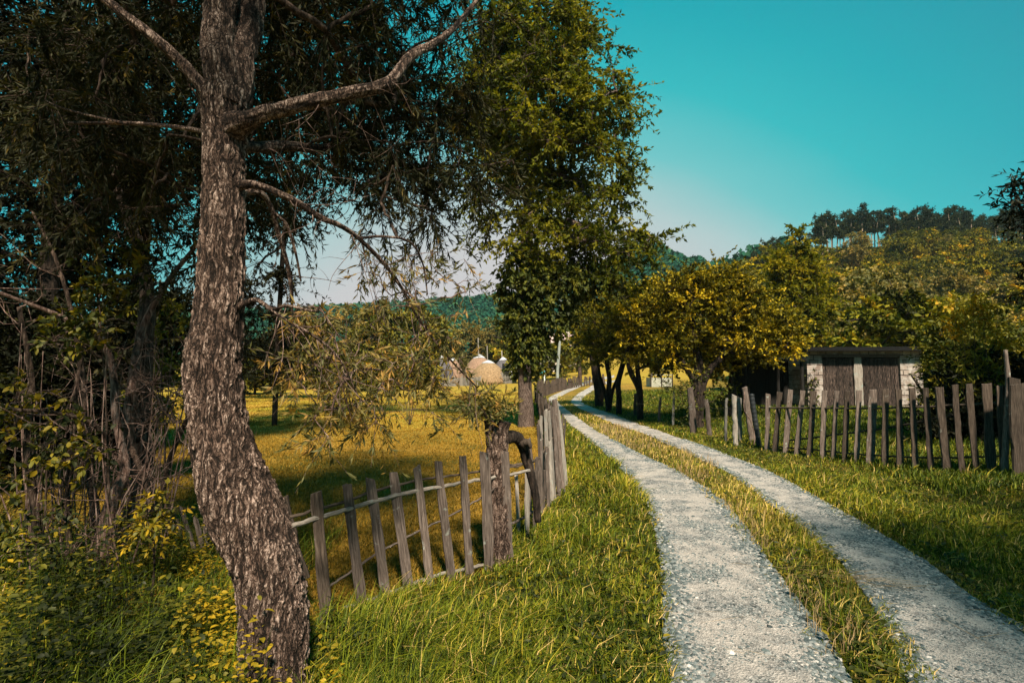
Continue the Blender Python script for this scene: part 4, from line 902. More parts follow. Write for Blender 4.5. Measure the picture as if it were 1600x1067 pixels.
def left_darks():
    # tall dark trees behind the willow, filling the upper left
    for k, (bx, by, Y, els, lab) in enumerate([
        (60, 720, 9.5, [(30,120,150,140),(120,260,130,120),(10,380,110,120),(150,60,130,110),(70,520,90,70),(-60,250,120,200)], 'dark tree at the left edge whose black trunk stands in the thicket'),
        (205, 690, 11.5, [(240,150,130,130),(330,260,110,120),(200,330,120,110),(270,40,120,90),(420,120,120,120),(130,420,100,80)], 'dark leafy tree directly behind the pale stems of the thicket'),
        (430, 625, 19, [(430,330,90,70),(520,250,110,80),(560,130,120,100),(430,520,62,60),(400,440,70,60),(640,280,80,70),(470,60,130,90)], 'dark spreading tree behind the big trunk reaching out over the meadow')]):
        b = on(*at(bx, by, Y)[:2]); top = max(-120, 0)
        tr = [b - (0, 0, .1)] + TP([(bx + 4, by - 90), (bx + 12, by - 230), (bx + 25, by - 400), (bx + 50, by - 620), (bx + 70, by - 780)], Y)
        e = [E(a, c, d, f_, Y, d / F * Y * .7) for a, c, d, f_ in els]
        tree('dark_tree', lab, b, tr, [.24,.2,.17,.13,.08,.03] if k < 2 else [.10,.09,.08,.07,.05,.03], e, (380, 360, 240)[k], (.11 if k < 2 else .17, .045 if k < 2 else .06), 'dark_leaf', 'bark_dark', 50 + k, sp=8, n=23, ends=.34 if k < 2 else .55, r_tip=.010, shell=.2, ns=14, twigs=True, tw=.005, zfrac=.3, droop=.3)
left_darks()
def thicket():
    rng = R(60)
    def stem(g, pts, m=30):
        C = smooth_path([at(x, y, Y) for x, y, w, Y in pts], m); r = smooth_path([[w / 2 / F * Y] for x, y, w, Y in pts], m)[:, 0]; tube(g, C, r * (1 + .1 * (rng.random(m) - .5)), 9, rough=.12, rng=rng); return C
    Y = 5.0
    root = thing('bare_thicket', 'tangle of bare pinkish stems and dead twigs left of the big trunk', 'shrub', tuple(on(*at(175, 865, Y)[:2])))
    S_ = [[(163,880,30,4.8),(166,830,24,4.8),(176,780,18,4.8),(196,735,15,4.85),(188,690,12,4.9),(180,640,11,4.9),(178,590,10,4.9),(168,550,10,4.9),(150,518,9,4.9),(110,500,8,4.8),(60,480,6,4.6),(-20,450,5,4.4)],
          [(190,870,24,5.1),(198,800,20,5.1),(205,730,17,5.1),(200,660,16,5.1),(207,600,14,5.1),(214,550,12,5.2),(228,500,10,5.3),(262,440,8,5.4),(310,380,6,5.6)],
          [(150,880,16,5.0),(150,810,13,5.0),(140,740,11,5.1),(135,660,9,5.1),(128,580,8,5.2),(110,480,6,5.2),(85,400,5,5.2),(50,330,3,5.2)],
          [(225,850,34,5.8),(222,760,32,5.8),(218,660,30,5.8),(222,570,28,5.8),(230,480,22,5.9),(222,400,16,6),(190,320,14,6),(178,260,10,6)],
          [(110,880,9,4.7),(105,780,8,4.7),(112,700,7,4.8),(120,600,6,4.9),(140,500,4,5)],
          [(205,700,9,5),(225,745,8,4.9),(235,790,6,4.8)],
          [(214,690,7,5.2),(245,640,5,5.1),(275,660,4,5.0)],
          [(245,830,9,5.6),(262,730,8,5.5),(290,660,7,5.4),(318,610,6,5.4),(335,560,4,5.4)],
          [(60,890,12,4.6),(55,800,11,4.6),(42,700,10,4.6),(50,600,8,4.7),(30,480,6,4.7)],
          [(20,640,6,4.2),(90,645,6,4.4),(140,660,6,4.6),(175,690,6,4.8)],
          [(205,590,6,5.1),(235,600,4,5.1),(236,604,3,5.1)]]
    P = []
    for s in S_:
        g = Geo(); P.append(stem(g, s)); part('stem', g, M['bark_pink'] if s in (S_[0], S_[1]) else M['bark_grey'], root)
    gw = Geo(); A = np.vstack(P)
    for _ in range(210):
        a = A[rng.integers(len(A))]; L = .25 + .6 * rng.random(); d = unit(rng.normal(0, 1, 3) * (1, .6, 1)); b = a + d * L
        b[2] = max(b[2], float(T(b[0], b[1])) + .02)
        if b[1] < 3.6: continue
        c = smooth_path([a, a + (b - a) * .4 + rng.normal(0, .06, 3), a + (b - a) * .75 + rng.normal(0, .06, 3), b], 9); tube(gw, c, np.linspace(.006, .0015, 9), 4)
        for q in range(3):
            i = rng.integers(2, 9); e = c[i] + rng.normal(0, .13, 3); tube(gw, smooth_path([c[i], (c[i] + e) / 2 + rng.normal(0, .02, 3), e], 5), np.linspace(.0028, .001, 5), 3)
    for _ in range(60):   # thin upright shoots
        a = on(*at(20 + 240 * rng.random(), 850, 4.5 + 1.3 * rng.random())[:2]); b = a + (rng.normal(0, .3), 0, 1.0 + 1.4 * rng.random())
        tube(gw, smooth_path([a, (a + b) / 2 + rng.normal(0, .08, 3), b], 9), np.linspace(.009, .003, 9), 5)
    part('twigs', gw, M['bark_pink'], root)
    def sprig(lab, ells, K, leaf, Ylim, seed, mat='under_leaf', name='leafy_sapling', tint=(2, 2), n=9):
        rng = R(seed); c = at(ells[0][0], 860, ells[0][4]); b = on(c[0], c[1]); r = thing(name, lab, 'shrub', tuple(b)); gw, gl = Geo(), Geo()
        tg = np.array([at(e[0] + e[2] * rng.uniform(-1, 1), e[1] + e[3] * rng.uniform(-1, 1), e[4] + rng.normal(0, .12)) for e in [ells[rng.integers(len(ells))] for _ in range(K)]])
        tp = [b, b + (tg.mean(0) - b) * .5 + (.03, 0, 0), tg.mean(0)]; C = smooth_path(tp, 10); tube(gw, C, np.linspace(.012, .005, 10), 6)
        skeleton(rng, gw, C, np.full(10, .01), tg, r_tip=.0022, up=.1, zfrac=0); st = np.repeat(tg, 3, axis=0); en = st + rng.normal(0, .09, st.shape)
        sprays(rng, gl, st, en, n, leaf[0], leaf[1], spread=.7, droop=.1, upn=1.2, tint=rng.beta(*tint, len(st)), gw=gw, tw=.002, six=True)
        part('stem', gw, M['bark_grey'], r); part('leaves', gl, M[mat], r)
    sprig('sapling with yellowing leaves high in the bare thicket left of the big trunk', [(175,400,55,25,4.6),(190,450,45,25,4.6),(110,520,50,25,4.5),(150,480,40,40,4.6)], 60, (.065,.032), 0, 61)
    sprig('small bright yellow green sapling growing between thicket and broken stakes', [(238,795,22,25,4.2),(250,815,20,25,4.2),(225,830,18,18,4.2)], 22, (.06,.026), 0, 62, tint=(3, 2))
    sprig('low leafy shrub with pale leaves at the left edge under the dark tree', [(60,660,60,40,4.4),(110,705,40,22,4.3),(20,620,30,40,4.3)], 34, (.06,.032), 0, 63)
    sprig('dim leafy bush in front of the pale thicket stems', [(30,740,40,50,4.3),(70,830,45,40,4.2),(10,830,40,60,4.0)], 26, (.055,.03), 0, 64, tint=(1.5, 3))
    sprig('brown green bush between the thicket and the meadow behind the big trunk', [(255,520,40,50,6.5),(270,600,35,40,6.5),(225,640,30,30,6.4)], 60, (.07,.03), 0, 65, 'green_leaf')
thicket()
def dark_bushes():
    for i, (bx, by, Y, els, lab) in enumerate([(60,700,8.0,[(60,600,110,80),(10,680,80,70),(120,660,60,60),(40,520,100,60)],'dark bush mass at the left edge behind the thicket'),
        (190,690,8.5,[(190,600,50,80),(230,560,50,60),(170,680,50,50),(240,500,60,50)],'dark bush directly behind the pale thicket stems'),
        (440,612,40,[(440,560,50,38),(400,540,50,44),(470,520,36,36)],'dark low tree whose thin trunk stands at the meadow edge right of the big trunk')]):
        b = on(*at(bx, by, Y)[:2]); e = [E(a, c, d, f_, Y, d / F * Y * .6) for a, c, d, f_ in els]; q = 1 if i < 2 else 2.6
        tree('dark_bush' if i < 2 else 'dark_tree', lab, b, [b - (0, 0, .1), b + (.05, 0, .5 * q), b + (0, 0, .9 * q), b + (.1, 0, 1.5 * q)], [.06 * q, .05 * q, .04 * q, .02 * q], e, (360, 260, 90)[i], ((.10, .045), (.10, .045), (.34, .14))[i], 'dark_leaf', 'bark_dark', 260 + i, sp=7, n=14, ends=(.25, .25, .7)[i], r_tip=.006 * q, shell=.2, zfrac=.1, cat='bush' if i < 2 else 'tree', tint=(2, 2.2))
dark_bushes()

def orchard():
    def mk(lab, bx, by, Y, stems, els, K, seed, tint=(2.4, 2), bark='bark_dark', leaf=(.125, .06), name='orchard_tree'):
        b = on(*at(bx, by, Y)[:2]); tr = [([b - (0, 0, .1)] + TP(s[0], Y), s[1]) for s in stems]
        e = [E(a, c, d, f_, Y, d / F * Y * .85) for a, c, d, f_ in els]
        return tree(name, lab, b, tr, None, e, K, leaf, 'orchard_leaf', bark, seed, 'orchard trees right of the track', sp=8, n=21, ends=.34, r_tip=.011, shell=.45, tint=tint, zfrac=.4, twigs=True, tw=.005)
    mk('thick trunked orchard tree, leftmost by the track, with gold tinted crown', 936, 626, 27, [([(935,610),(930,580),(927,560),(925,530),(930,490)], [.24,.22,.2,.18,.13,.08]), ([(943,612),(936,590),(934,580)], [.1,.09,.08,.06])], [(945,500,42,52),(925,520,28,42),(975,470,42,32),(950,545,30,22)], 130, 71)
    mk('slender orchard tree, second from the left, with three thin stems', 951, 634, 23.5, [([(951,612),(952,590),(948,560),(955,520)], [.14,.12,.11,.1,.06]), ([(945,612),(938,590),(935,570)], [.09,.08,.07,.05]), ([(957,612),(965,590),(972,565),(980,530)], [.09,.08,.07,.06,.05])], [(960,525,34,42),(985,490,32,40),(940,540,24,30)], 90, 72)
    mk('orchard tree with one bent stem left of the forked trunk', 967, 640, 22, [([(967,620),(966,600),(972,575),(977,555),(975,520)], [.13,.12,.11,.10,.09,.06])], [(985,520,34,40),(1000,480,34,34),(965,550,20,22)], 80, 73)
    mk('forked orchard tree whose two dark stems spread into a V above the verge', 1000, 645, 19.5, [([(1000,625),(997,605),(985,580),(980,550),(985,510)], [.13,.12,.11,.10,.08,.05]), ([(1001,625),(999,600),(996,575),(998,550),(1010,500)], [.12,.11,.10,.09,.08,.05])], [(1005,505,44,50),(1035,470,40,38),(1030,545,34,32),(985,540,24,28)], 130, 74)
    mk('broad round orchard tree, largest of the row, its crown reaching over the dark lean-to', 1090, 657, 16.5, [([(1090,630),(1088,600),(1092,570),(1085,530),(1080,480)], [.2,.18,.17,.15,.12,.08]), ([(1096,610),(1108,580),(1130,555),(1150,530)], [.15,.13,.11,.09,.06]), ([(1084,600),(1072,575),(1055,550)], [.12,.10,.09,.06])],
       [(1085,490,62,60),(1130,465,62,42),(1180,500,54,48),(1105,430,50,20),(1205,545,36,28),(1060,540,40,30),(1140,540,50,30),(1225,520,22,24),(1040,470,26,30)], 300, 75, leaf=(.10, .055), tint=(2.2, 2.2))
    mk('small orchard tree crowded behind the broad round one', 1140, 640, 19, [([(1140,610),(1145,580),(1150,550)], [.12,.1,.09,.06])], [(1165,530,45,45),(1210,510,40,30),(1120,560,30,24)], 100, 76, tint=(2, 3))
    rng = R(77); b = G(1140, 652); r = thing('reddish_bush', 'low reddish twiggy bush below the broad orchard tree', 'shrub', tuple(b)); gw, gl = Geo(), Geo()
    for _ in range(70):
        e = b + (rng.normal(0, .28), rng.normal(0, .25), .4 + .8 * rng.random()); c = smooth_path([b + rng.normal(0, .05, 3) * (1, 1, 0), (b + e) / 2 + rng.normal(0, .1, 3), e], 8); tube(gw, c, np.linspace(.010, .003, 8), 4)
        sprays(rng, gl, [c[6]], [c[7] + rng.normal(0, .1, 3)], 10, .09, .05, tint=rng.random(1))
    part('stems', gw, M['bark_pink'], r); part('leaves', gl, M['orchard_leaf'], r)
    rng = R(78); b = G(1088, 668); r = thing('leafy_shoots', 'pale green leafy shoots climbing around the thick verge post', 'shrub', tuple(b)); gl, gw = Geo(), Geo()
    tg = np.array([at(1076 + 26 * rng.normal(), 602 + 32 * rng.normal(), b[1] - .1) for _ in range(70)]); tg[:, 2] = np.maximum(tg[:, 2], T(tg[:, 0], tg[:, 1]) + .1); C = smooth_path([b, b + (0, 0, 1.0), b + (.1, 0, 1.8)], 8); tube(gw, C, np.linspace(.02, .008, 8), 6)
    skeleton(rng, gw, C, np.full(8, .02), tg, r_tip=.003, zfrac=0); st = np.repeat(tg, 4, axis=0); sprays(rng, gl, st, st + rng.normal(0, .16, st.shape), 9, .075, .04, tint=.3 + .6 * rng.random(len(st)), gw=gw, tw=.003)
    part('stems', gw, M['bark_grey'], r); part('leaves', gl, M['green_leaf'], r)
orchard()

# ================================================================== shed
def box(g, x0, x1, y0, y1, z0, z1, tint=.5):
    v = [(x, y, z) for z in (z0, z1) for y in (y0, y1) for x in (x0, x1)]
    g.add(v, [(0, 2, 3, 1), (4, 5, 7, 6), (0, 1, 5, 4), (2, 6, 7, 3), (0, 4, 6, 2), (1, 3, 7, 5)], tint)
def shed():
    rng = R(80); Y = 20.5; X0, X1 = at(1262, 600, Y)[0], at(1443, 600, Y)[0]; zg = float(T((X0 + X1) / 2, Y)) - .1; zt = at(1300, 548, Y)[2]; zl = at(1262, 550, Y)[2]
    D0, D1 = at(1286, 600, Y)[0], at(1408, 600, Y)[0]; zd = at(1300, 558, Y)[2]; P0, P1 = at(1336, 600, Y)[0], at(1349, 600, Y)[0]
    root = thing('shed', 'small shed with flaking pale plaster, two blackened plank doors and a flat black roof', 'shed', ((X0 + X1) / 2, Y, zg))
    g = Geo(); box(g, X0, D0, Y, Y + .3, zg, zt); box(g, D1, X1, Y, Y + .3, zg, zt); box(g, D0, D1, Y + .003, Y + .3, zd, zt); box(g, X0, X0 + .3, Y + .3, Y + 3.4, zg, zt); box(g, X1 - .3, X1, Y + .3, Y + 3.4, zg, zt); box(g, X0 + .3, X1 - .3, Y + 3.1, Y + 3.4, zg, zt)
    part('wall', g, M['plaster'], root, False)
    g = Geo(); v = []; xa, xb = X0 - .25, X1 + .35; zR, zF = at(1262, 541, Y)[2], zt + .004
    v = [(xa, Y - .45, zF - .03), (xb, Y - .45, zF - .02), (xb, Y + 3.8, zF + .02), (xa, Y + 3.8, zF + .02), (xa, Y - .45, zF + .12), (xb, Y - .45, zF + .15), (xb, Y + 3.8, zF + .3), (xa, Y + 3.8, zF + .3)]
    g.add(v, [(0, 3, 2, 1), (4, 5, 6, 7), (0, 1, 5, 4), (1, 2, 6, 5), (2, 3, 7, 6), (3, 0, 4, 7)]); part('roof', g, M['roof_black'], root, False)
    g = Geo(); box(g, D0, D1, Y - .02, Y + .05, zd, zd + .12); part('lintel', g, M['wood'], root, False)
    for a, b in ((D0 + .02, P0 - .01), (P1 + .01, D1 - .02)):
        n = 9; e = np.linspace(a, b, n + 1); dr = None
        g = Geo(); box(g, a, b, Y + .11, Y + .13, zg, zd - .03); door = part('door', g, M['wood_black'], root, False)
        for q in range(n):
            L = zd - .04 - zg - .05 * rng.random(); o = link('plank', board_mesh(rng, L, (e[q + 1] - e[q]) * .93, .025, ns=6, bow=.004, ang=0).mesh('plank', M['wood_black'], smooth=False), door)
            o.location = Vector(((e[q] + e[q + 1]) / 2, Y + .09, zg + .02 * rng.random())) - root.location - door.location
        g = Geo(); hx = b - .12 if a == D0 + .02 else a + .12; box(g, hx - .02, hx + .02, Y + .04, Y + .075, zg + 1.0, zg + 1.12); box(g, hx - .07, hx + .07, Y + .03, Y + .045, zg + 1.05, zg + 1.07); part('latch', g, M['metal_dark'], door, False)
    o = picket(rng, 'door_post', M['wood_pale'], ((P0 + P1) / 2, Y + .05, zg), ((P0 + P1) / 2, Y + .05, zd - .01), P1 - P0, .08, root, ang=0)
    # dark lean-to on the left
    X2 = at(1160, 600, Y)[0]; rt = thing('lean_to', 'black boarded lean-to standing against the left side of the plastered shed', 'shed', ((X0 + X2) / 2, Y + 1, zg)); zt2 = at(1200, 562, Y)[2]
    g = Geo(); box(g, X2, X0 - .26, Y + .9, Y + 1.0, zg, zt2 - .02); part('back_board', g, M['wood_tar'], rt, False)
    for x in np.arange(X2 + .08, X0 - .3, .19): picket(rng, 'plank', M['wood_tar'], (x, Y + .86, zg), (x + rng.normal(0, .01), Y + .86, zt2 - .03), .17, .03, rt, ang=0, ns=4)
    for x in (X2 + .1, (X2 + X0) / 2, X0 - .36): picket(rng, 'post', M['wood_tar'], (x, Y - .25, zg), (x, Y - .25, zt2 - .1), .13, .12, rt, kind='round')
    g = Geo(); v = [(X2 - .3, Y - .5, zt2 - .1), (X0 - .27, Y - .5, zt2 - .05), (X0 - .27, Y + 3, zt2 + .1), (X2 - .3, Y + 3, zt2 + .1)]; v = v + [(a, b, c + .09) for a, b, c in v]
    g.add(v, [(0, 3, 2, 1), (4, 5, 6, 7), (0, 1, 5, 4), (1, 2, 6, 5), (2, 3, 7, 6), (3, 0, 4, 7)]); part('roof', g, M['roof_black'], rt, False)
    r = thing('creeper', 'thin leafy creeper climbing the left corner of the plastered shed', 'vine', (X0 + .2, Y - .1, zg)); gw, gl = Geo(), Geo()
    for k in range(5):
        c = smooth_path([(X0 + .15 + .1 * k, Y - .08, zg), (X0 + .1 + .1 * rng.random(), Y - .1, zg + .6), (X0 + .25 * rng.random(), Y - .12, zg + 1.0 + .6 * rng.random())], 8); tube(gw, c, .008, 4); sprays(rng, gl, c[2:], c[2:] + rng.normal(0, .14, c[2:].shape), 9, .10, .06, tint=rng.random(6) * .6)
    part('stems', gw, M['bark_grey'], r); part('leaves', gl, M['green_leaf'], r)
shed()

# ================================================================== right side growth
def right_side():
    Y = 33; b = on(*at(1245, 590, Y)[:2])
    tree('conical_tree', 'pointed yellow green tree standing alone above the left end of the shed', b, [b - (0, 0, .1)] + TP([(1245,540),(1246,480),(1245,420),(1243,368)], Y), [.2,.18,.14,.09,.03],
         [E(1246,372,9,20,Y), E(1246,392,16,24,Y), E(1240,405,18,24,Y), E(1256,412,18,24,Y), E(1246,430,36,34,Y), E(1222,425,22,34,Y), E(1247,475,46,38,Y), E(1250,520,46,38,Y), E(1270,470,32,45,Y), E(1225,470,28,40,Y), E(1262,550,50,35,Y)], 290, (.27,.12), 'ash_leaf', 'bark_grey', 90, sp=7, n=14, ends=.5, tint=(3.4, 1.8), shell=.5, r_tip=.014)
    # shrubs behind and around the right hand fence
    def bush(lab, bx, by, Y, els, K, seed, mat='green_leaf', leaf=(.10, .05), name='bush', tint=(2, 2.5), ends=.24, n=13, sp=7, up=.2):
        b = on(*at(bx, by, Y)[:2]); els = [E(a, c, d, f_, Y, d / F * Y * .8) for a, c, d, f_ in els]
        tr = [([b - (0, 0, .1), b + (dx, 0, .6), b + (dx * 2.4, .1, 1.3)], [.05, .04, .02]) for dx in (-.25, 0, .3)]
        return tree(name, lab, b, tr, None, els, K, leaf, mat, 'bark_dark', seed, sp=sp, n=n, ends=ends, r_tip=.006, shell=.2, tint=tint, cat='bush', zfrac=0, twigs=True, tw=.003, up=up)
    bush('green bush with fresh leaves against the right corner of the shed', 1462, 640, 15.5, [(1468,590,20,35),(1490,560,30,36),(1505,600,36,36),(1462,622,22,20)], 110, 91, leaf=(.12, .05))
    bush('dark leafy bush filling the gap behind the right end of the fence', 1540, 700, 10.5, [(1510,660,48,50),(1570,640,50,60),(1540,590,50,40),(1600,700,50,60),(1470,680,30,44),(1620,600,40,60)], 210, 92, 'dark_leaf', (.11, .05))
    bush('tall yellow tinged bush behind the fence below the yellow blossoms', 1510, 650, 12.5, [(1490,520,38,40),(1530,500,36,40),(1560,540,36,40),(1500,560,50,40),(1575,590,40,40)], 150, 93, 'green_leaf', (.13, .045), tint=(2.5, 2))
    # goldenrod: tall stems with yellow plumes
    rng = R(94); Yg = 10.2; b = on(*at(1530, 700, Yg)[:2]); r = thing('goldenrod_plant', 'tall stalks tipped with golden yellow plumes rising behind the right fence', 'plant', tuple(b)); gw, gl, gf = Geo(), Geo(), Geo()
    for x, y in [(1492,497),(1520,462),(1533,473),(1566,530),(1508,486),(1545,478),(1574,536),(1482,505),(1558,520)]:
        t = at(x, y, Yg + rng.normal(0, .1)); s = b + (rng.normal(0, .12) + (x - 1530) * .004, rng.normal(0, .1), 0); C = smooth_path([s, (s + t) / 2 + (rng.normal(0, .04), 0, 0), t], 26); tube(gw, C, np.linspace(.009, .003, 26), 5)
        st = C[10:24]; en = st + rng.normal(0, .13, st.shape) + (0, 0, .05); sprays(rng, gl, np.repeat(st, 3, 0), np.repeat(st, 3, 0) + rng.normal(0, .11, (42, 3)) + (0, 0, .03), 4, .12, .028, tint=.5 + .5 * rng.random(42))
        st = np.repeat(C[22:], 9, 0); en = st + rng.normal(0, .085, st.shape) + (0, 0, .03); sprays(rng, gf, st, en, 12, .030, .02, tint=rng.random(len(st)))
    part('stalks', gw, M['bark_grey'], r); part('leaves', gl, M['green_leaf'], r); part('plumes', gf, M['goldenrod'], r)
    # tree standing outside the frame to the right; only its left boughs reach in, its crown shades the verge corner
    Yt = 8.6; b = on(9.9, Yt); tree('leaning_tree', 'dark tree at the right edge whose leafy bough pokes into the sky', b, [b - (0, 0, .1), b + (.1, 0, 1.5), b + (.0, .1, 3.2), b + (-.2, 0, 4.8), b + (-.3, 0, 6.0)], [.16, .14, .11, .08, .03],
        [E(1590,285,16,16,Yt,.3), E(1592,322,20,16,Yt,.3), E(1690,300,70,70,Yt,1.1), E(1720,420,60,80,Yt,1.2)], 130, (.13, .035), 'dark_leaf', 'bark_dark', 95, sp=7, n=14, ends=.22, r_tip=.007, shell=.3, twigs=True, tw=.003)
    b = on(6.9, -1.5); tree('added_shade_tree', 'unseen tree added right of the track to shade the verge', b, [b - (0, 0, .1), b + (.1, 0, 2.0), b + (0, 0, 4), b + (0, .2, 6)], [.2, .17, .12, .04],  # unseen tree, added so that its crown darkens the right verge
        [(b + np.array((-1.3, 2.0, 4.7)), (1.7, 1.4, .8)), (b + np.array((-.2, .6, 5.6)), (2.4, 2.0, 1.2)), (b + np.array((-2.3, .4, 5.2)), (1.2, 1.2, .7)), (b + np.array((1.4, 2.6, 5.0)), (2.0, 1.8, 1.0))], 130, (.16, .07), 'dark_leaf', 'bark_dark', 96, sp=6, n=12, ends=.4, shell=.2)
right_side()

# ================================================================== hillside
def protos():
    out = {}
    def mk(key, H, els, K, leaf, lm, seed, bark='bark_grey', **k):
        b = np.zeros(3); r = tree('tmp', None, b, [b, (0.05, 0, H * .3), (0, 0, H * .6), (0, 0, H * .85)], [H * .022, H * .018, H * .012, H * .004], els, K, leaf, lm, bark, seed, zfrac=.15, shell=.5, cat=None, **k); out[key] = r
    mk('bush1', 5, [((0, 0, 2.6), (2.3, 2.3, 1.6)), ((.8, 0, 3.8), (1.4, 1.4, 1.0)), ((-1, .4, 1.7), (1.6, 1.6, 1.4))], 60, (.26, .15), 'hill_leaf', 101, sp=8, n=22, ends=.5, r_tip=.03)
    mk('bush2', 6, [((0, 0, 3.2), (1.9, 1.9, 2.2)), ((-.5, 0, 4.9), (1.1, 1.1, .9)), ((.9, .2, 2.0), (1.5, 1.5, 1.5))], 60, (.26, .15), 'hill_leaf', 102, sp=8, n=22, ends=.5, r_tip=.03, tint=(2, 3))
    mk('bush3', 5, [((0, 0, 2.4), (2.6, 2.4, 1.9)), ((-1.2, 0, 3.4), (1.2, 1.2, 1.0)), ((1.4, 0, 3.0), (1.2, 1.2, 1.0))], 64, (.26, .15), 'green_leaf', 103, sp=8, n=22, ends=.5, r_tip=.03, tint=(3, 2))
    mk('bush4', 7, [((0, 0, 3.8), (2.2, 2.2, 2.6)), ((.4, 0, 5.8), (1.2, 1.2, 1.0)), ((-.9, .2, 2.2), (1.6, 1.6, 1.7))], 70, (.26, .15), 'pale_leaf', 104, sp=8, n=22, ends=.55, r_tip=.03)
    for q, s in ((1, 105), (2, 106), (3, 107)):
        rg = R(s); els = [((rg.normal(0, .8), rg.normal(0, .8), 9.5 + 1.3 * i * 1.0), (1.15 - .14 * i, 1.15 - .14 * i, .6)) for i in range(5)] + [((rg.normal(0, 1), 0, 8.0), (1.0, 1.0, .4))]
        b = np.zeros(3); out['pine%d' % q] = tree('tmp', None, b, [b, (.1, 0, 4), (rg.normal(0, .3), 0, 9), (rg.normal(0, .4), 0, 14)], [.24, .2, .15, .05], els, 60, (.55, .20), 'pine_leaf', 'pine_bark', s, zfrac=.45, shell=.3, cat=None, sp=6, n=12, ends=.6, r_tip=.035, droop=0)
    return out
PR = protos()
used = set()
def inst(key, loc, sc, rz, name, label, cat, group, w=1.0):
    o = PR[key]
    if key in used: o = copy_tree(o)
    used.add(key); o.name = name; o.location = loc; o.rotation_euler = (0, 0, rz); o.scale = (sc * w, sc * w, sc); return tag(o, label, cat, group)
def seen(x, y, z=0, m=1.05):
    return y > 1 and abs(x / y) < m
def hillside():
    rng = R(110); n = 0; y = 27.0
    while y < 150:
        step = 3.5 + y * .024; x = .30 * y + rng.random() * step
        while x < 1.08 * y:
            px = 800 + 800 * x / y; ok = (y > 30 or px > 1230) and not (px < 1320 and y < 42)
            if px > 1250 and y > 135: ok = False
            if px < 1130 + .6 * (y - 30) and y < 70: ok = False
            if ok and rng.random() < .9:
                k = 'bush%d' % rng.choice([1, 2, 3, 4], p=[.42, .25, .22, .11]); s = (.66 + .72 * rng.random() ** 1.3) * (1 + .002 * y); p = on(x + rng.normal(0, .7), y + rng.normal(0, .7), -.2)
                lab = {'bush1': 'rounded amber tinged tree packed among others on the slope behind the shed', 'bush2': 'upright olive tree packed among others on the slope behind the shed', 'bush3': 'darker green spreading tree packed among others on the slope behind the shed', 'bush4': 'pale yellowish tree packed among others on the slope behind the shed'}[k]
                inst(k, p, s, rng.random() * 6.28, 'slope_tree', lab, 'tree', {'bush1': 'amber trees on the slope', 'bush2': 'olive trees on the slope', 'bush3': 'dark green trees on the slope', 'bush4': 'pale trees on the slope'}[k]); n += 1
            x += step * (.8 + .4 * rng.random())
        y += step * .95
    # pines along the ridge
    P = []
    for q in range(26): P.append((1283 + 102 * (q % 13 + .8 * rng.random()) / 13, 140 + 22 * rng.random(), .84))
    for q in range(66): P.append((1396 + 216 * (q % 22 + .9 * rng.random()) / 22, 138 + 36 * rng.random(), .80))
    for x in (1262, 1272, 1283): P.append((x, 150, .72))
    for x in (1186, 1200, 1212, 1222, 1178): P.append((x, 165 + 10 * rng.random(), .66))
    for i, (px, Y, s) in enumerate(P):
        X = (px - 800) / 800 * Y; p = on(X, Y, -.3)
        inst('pine%d' % rng.integers(1, 4), p, s * (.72 + .36 * rng.random()), rng.random() * 6.28, 'pine_tree', 'tall bare trunked pine standing in the dark row along the right ridge', 'pine tree', 'pines along the right ridge')
    for px, Y, s in ((1255, 120, 1.0), (1240, 128, .9), (1400, 118, .8), (1480, 120, .8), (1540, 112, .9), (1600, 100, 1.2)):
        X = (px - 800) / 800 * Y; inst('bush3', on(X, Y, -.3), s * 1.3, rng.random() * 6.28, 'slope_tree', 'darker green spreading tree packed among others on the slope behind the shed', 'tree', 'dark green trees on the slope')
hillside()
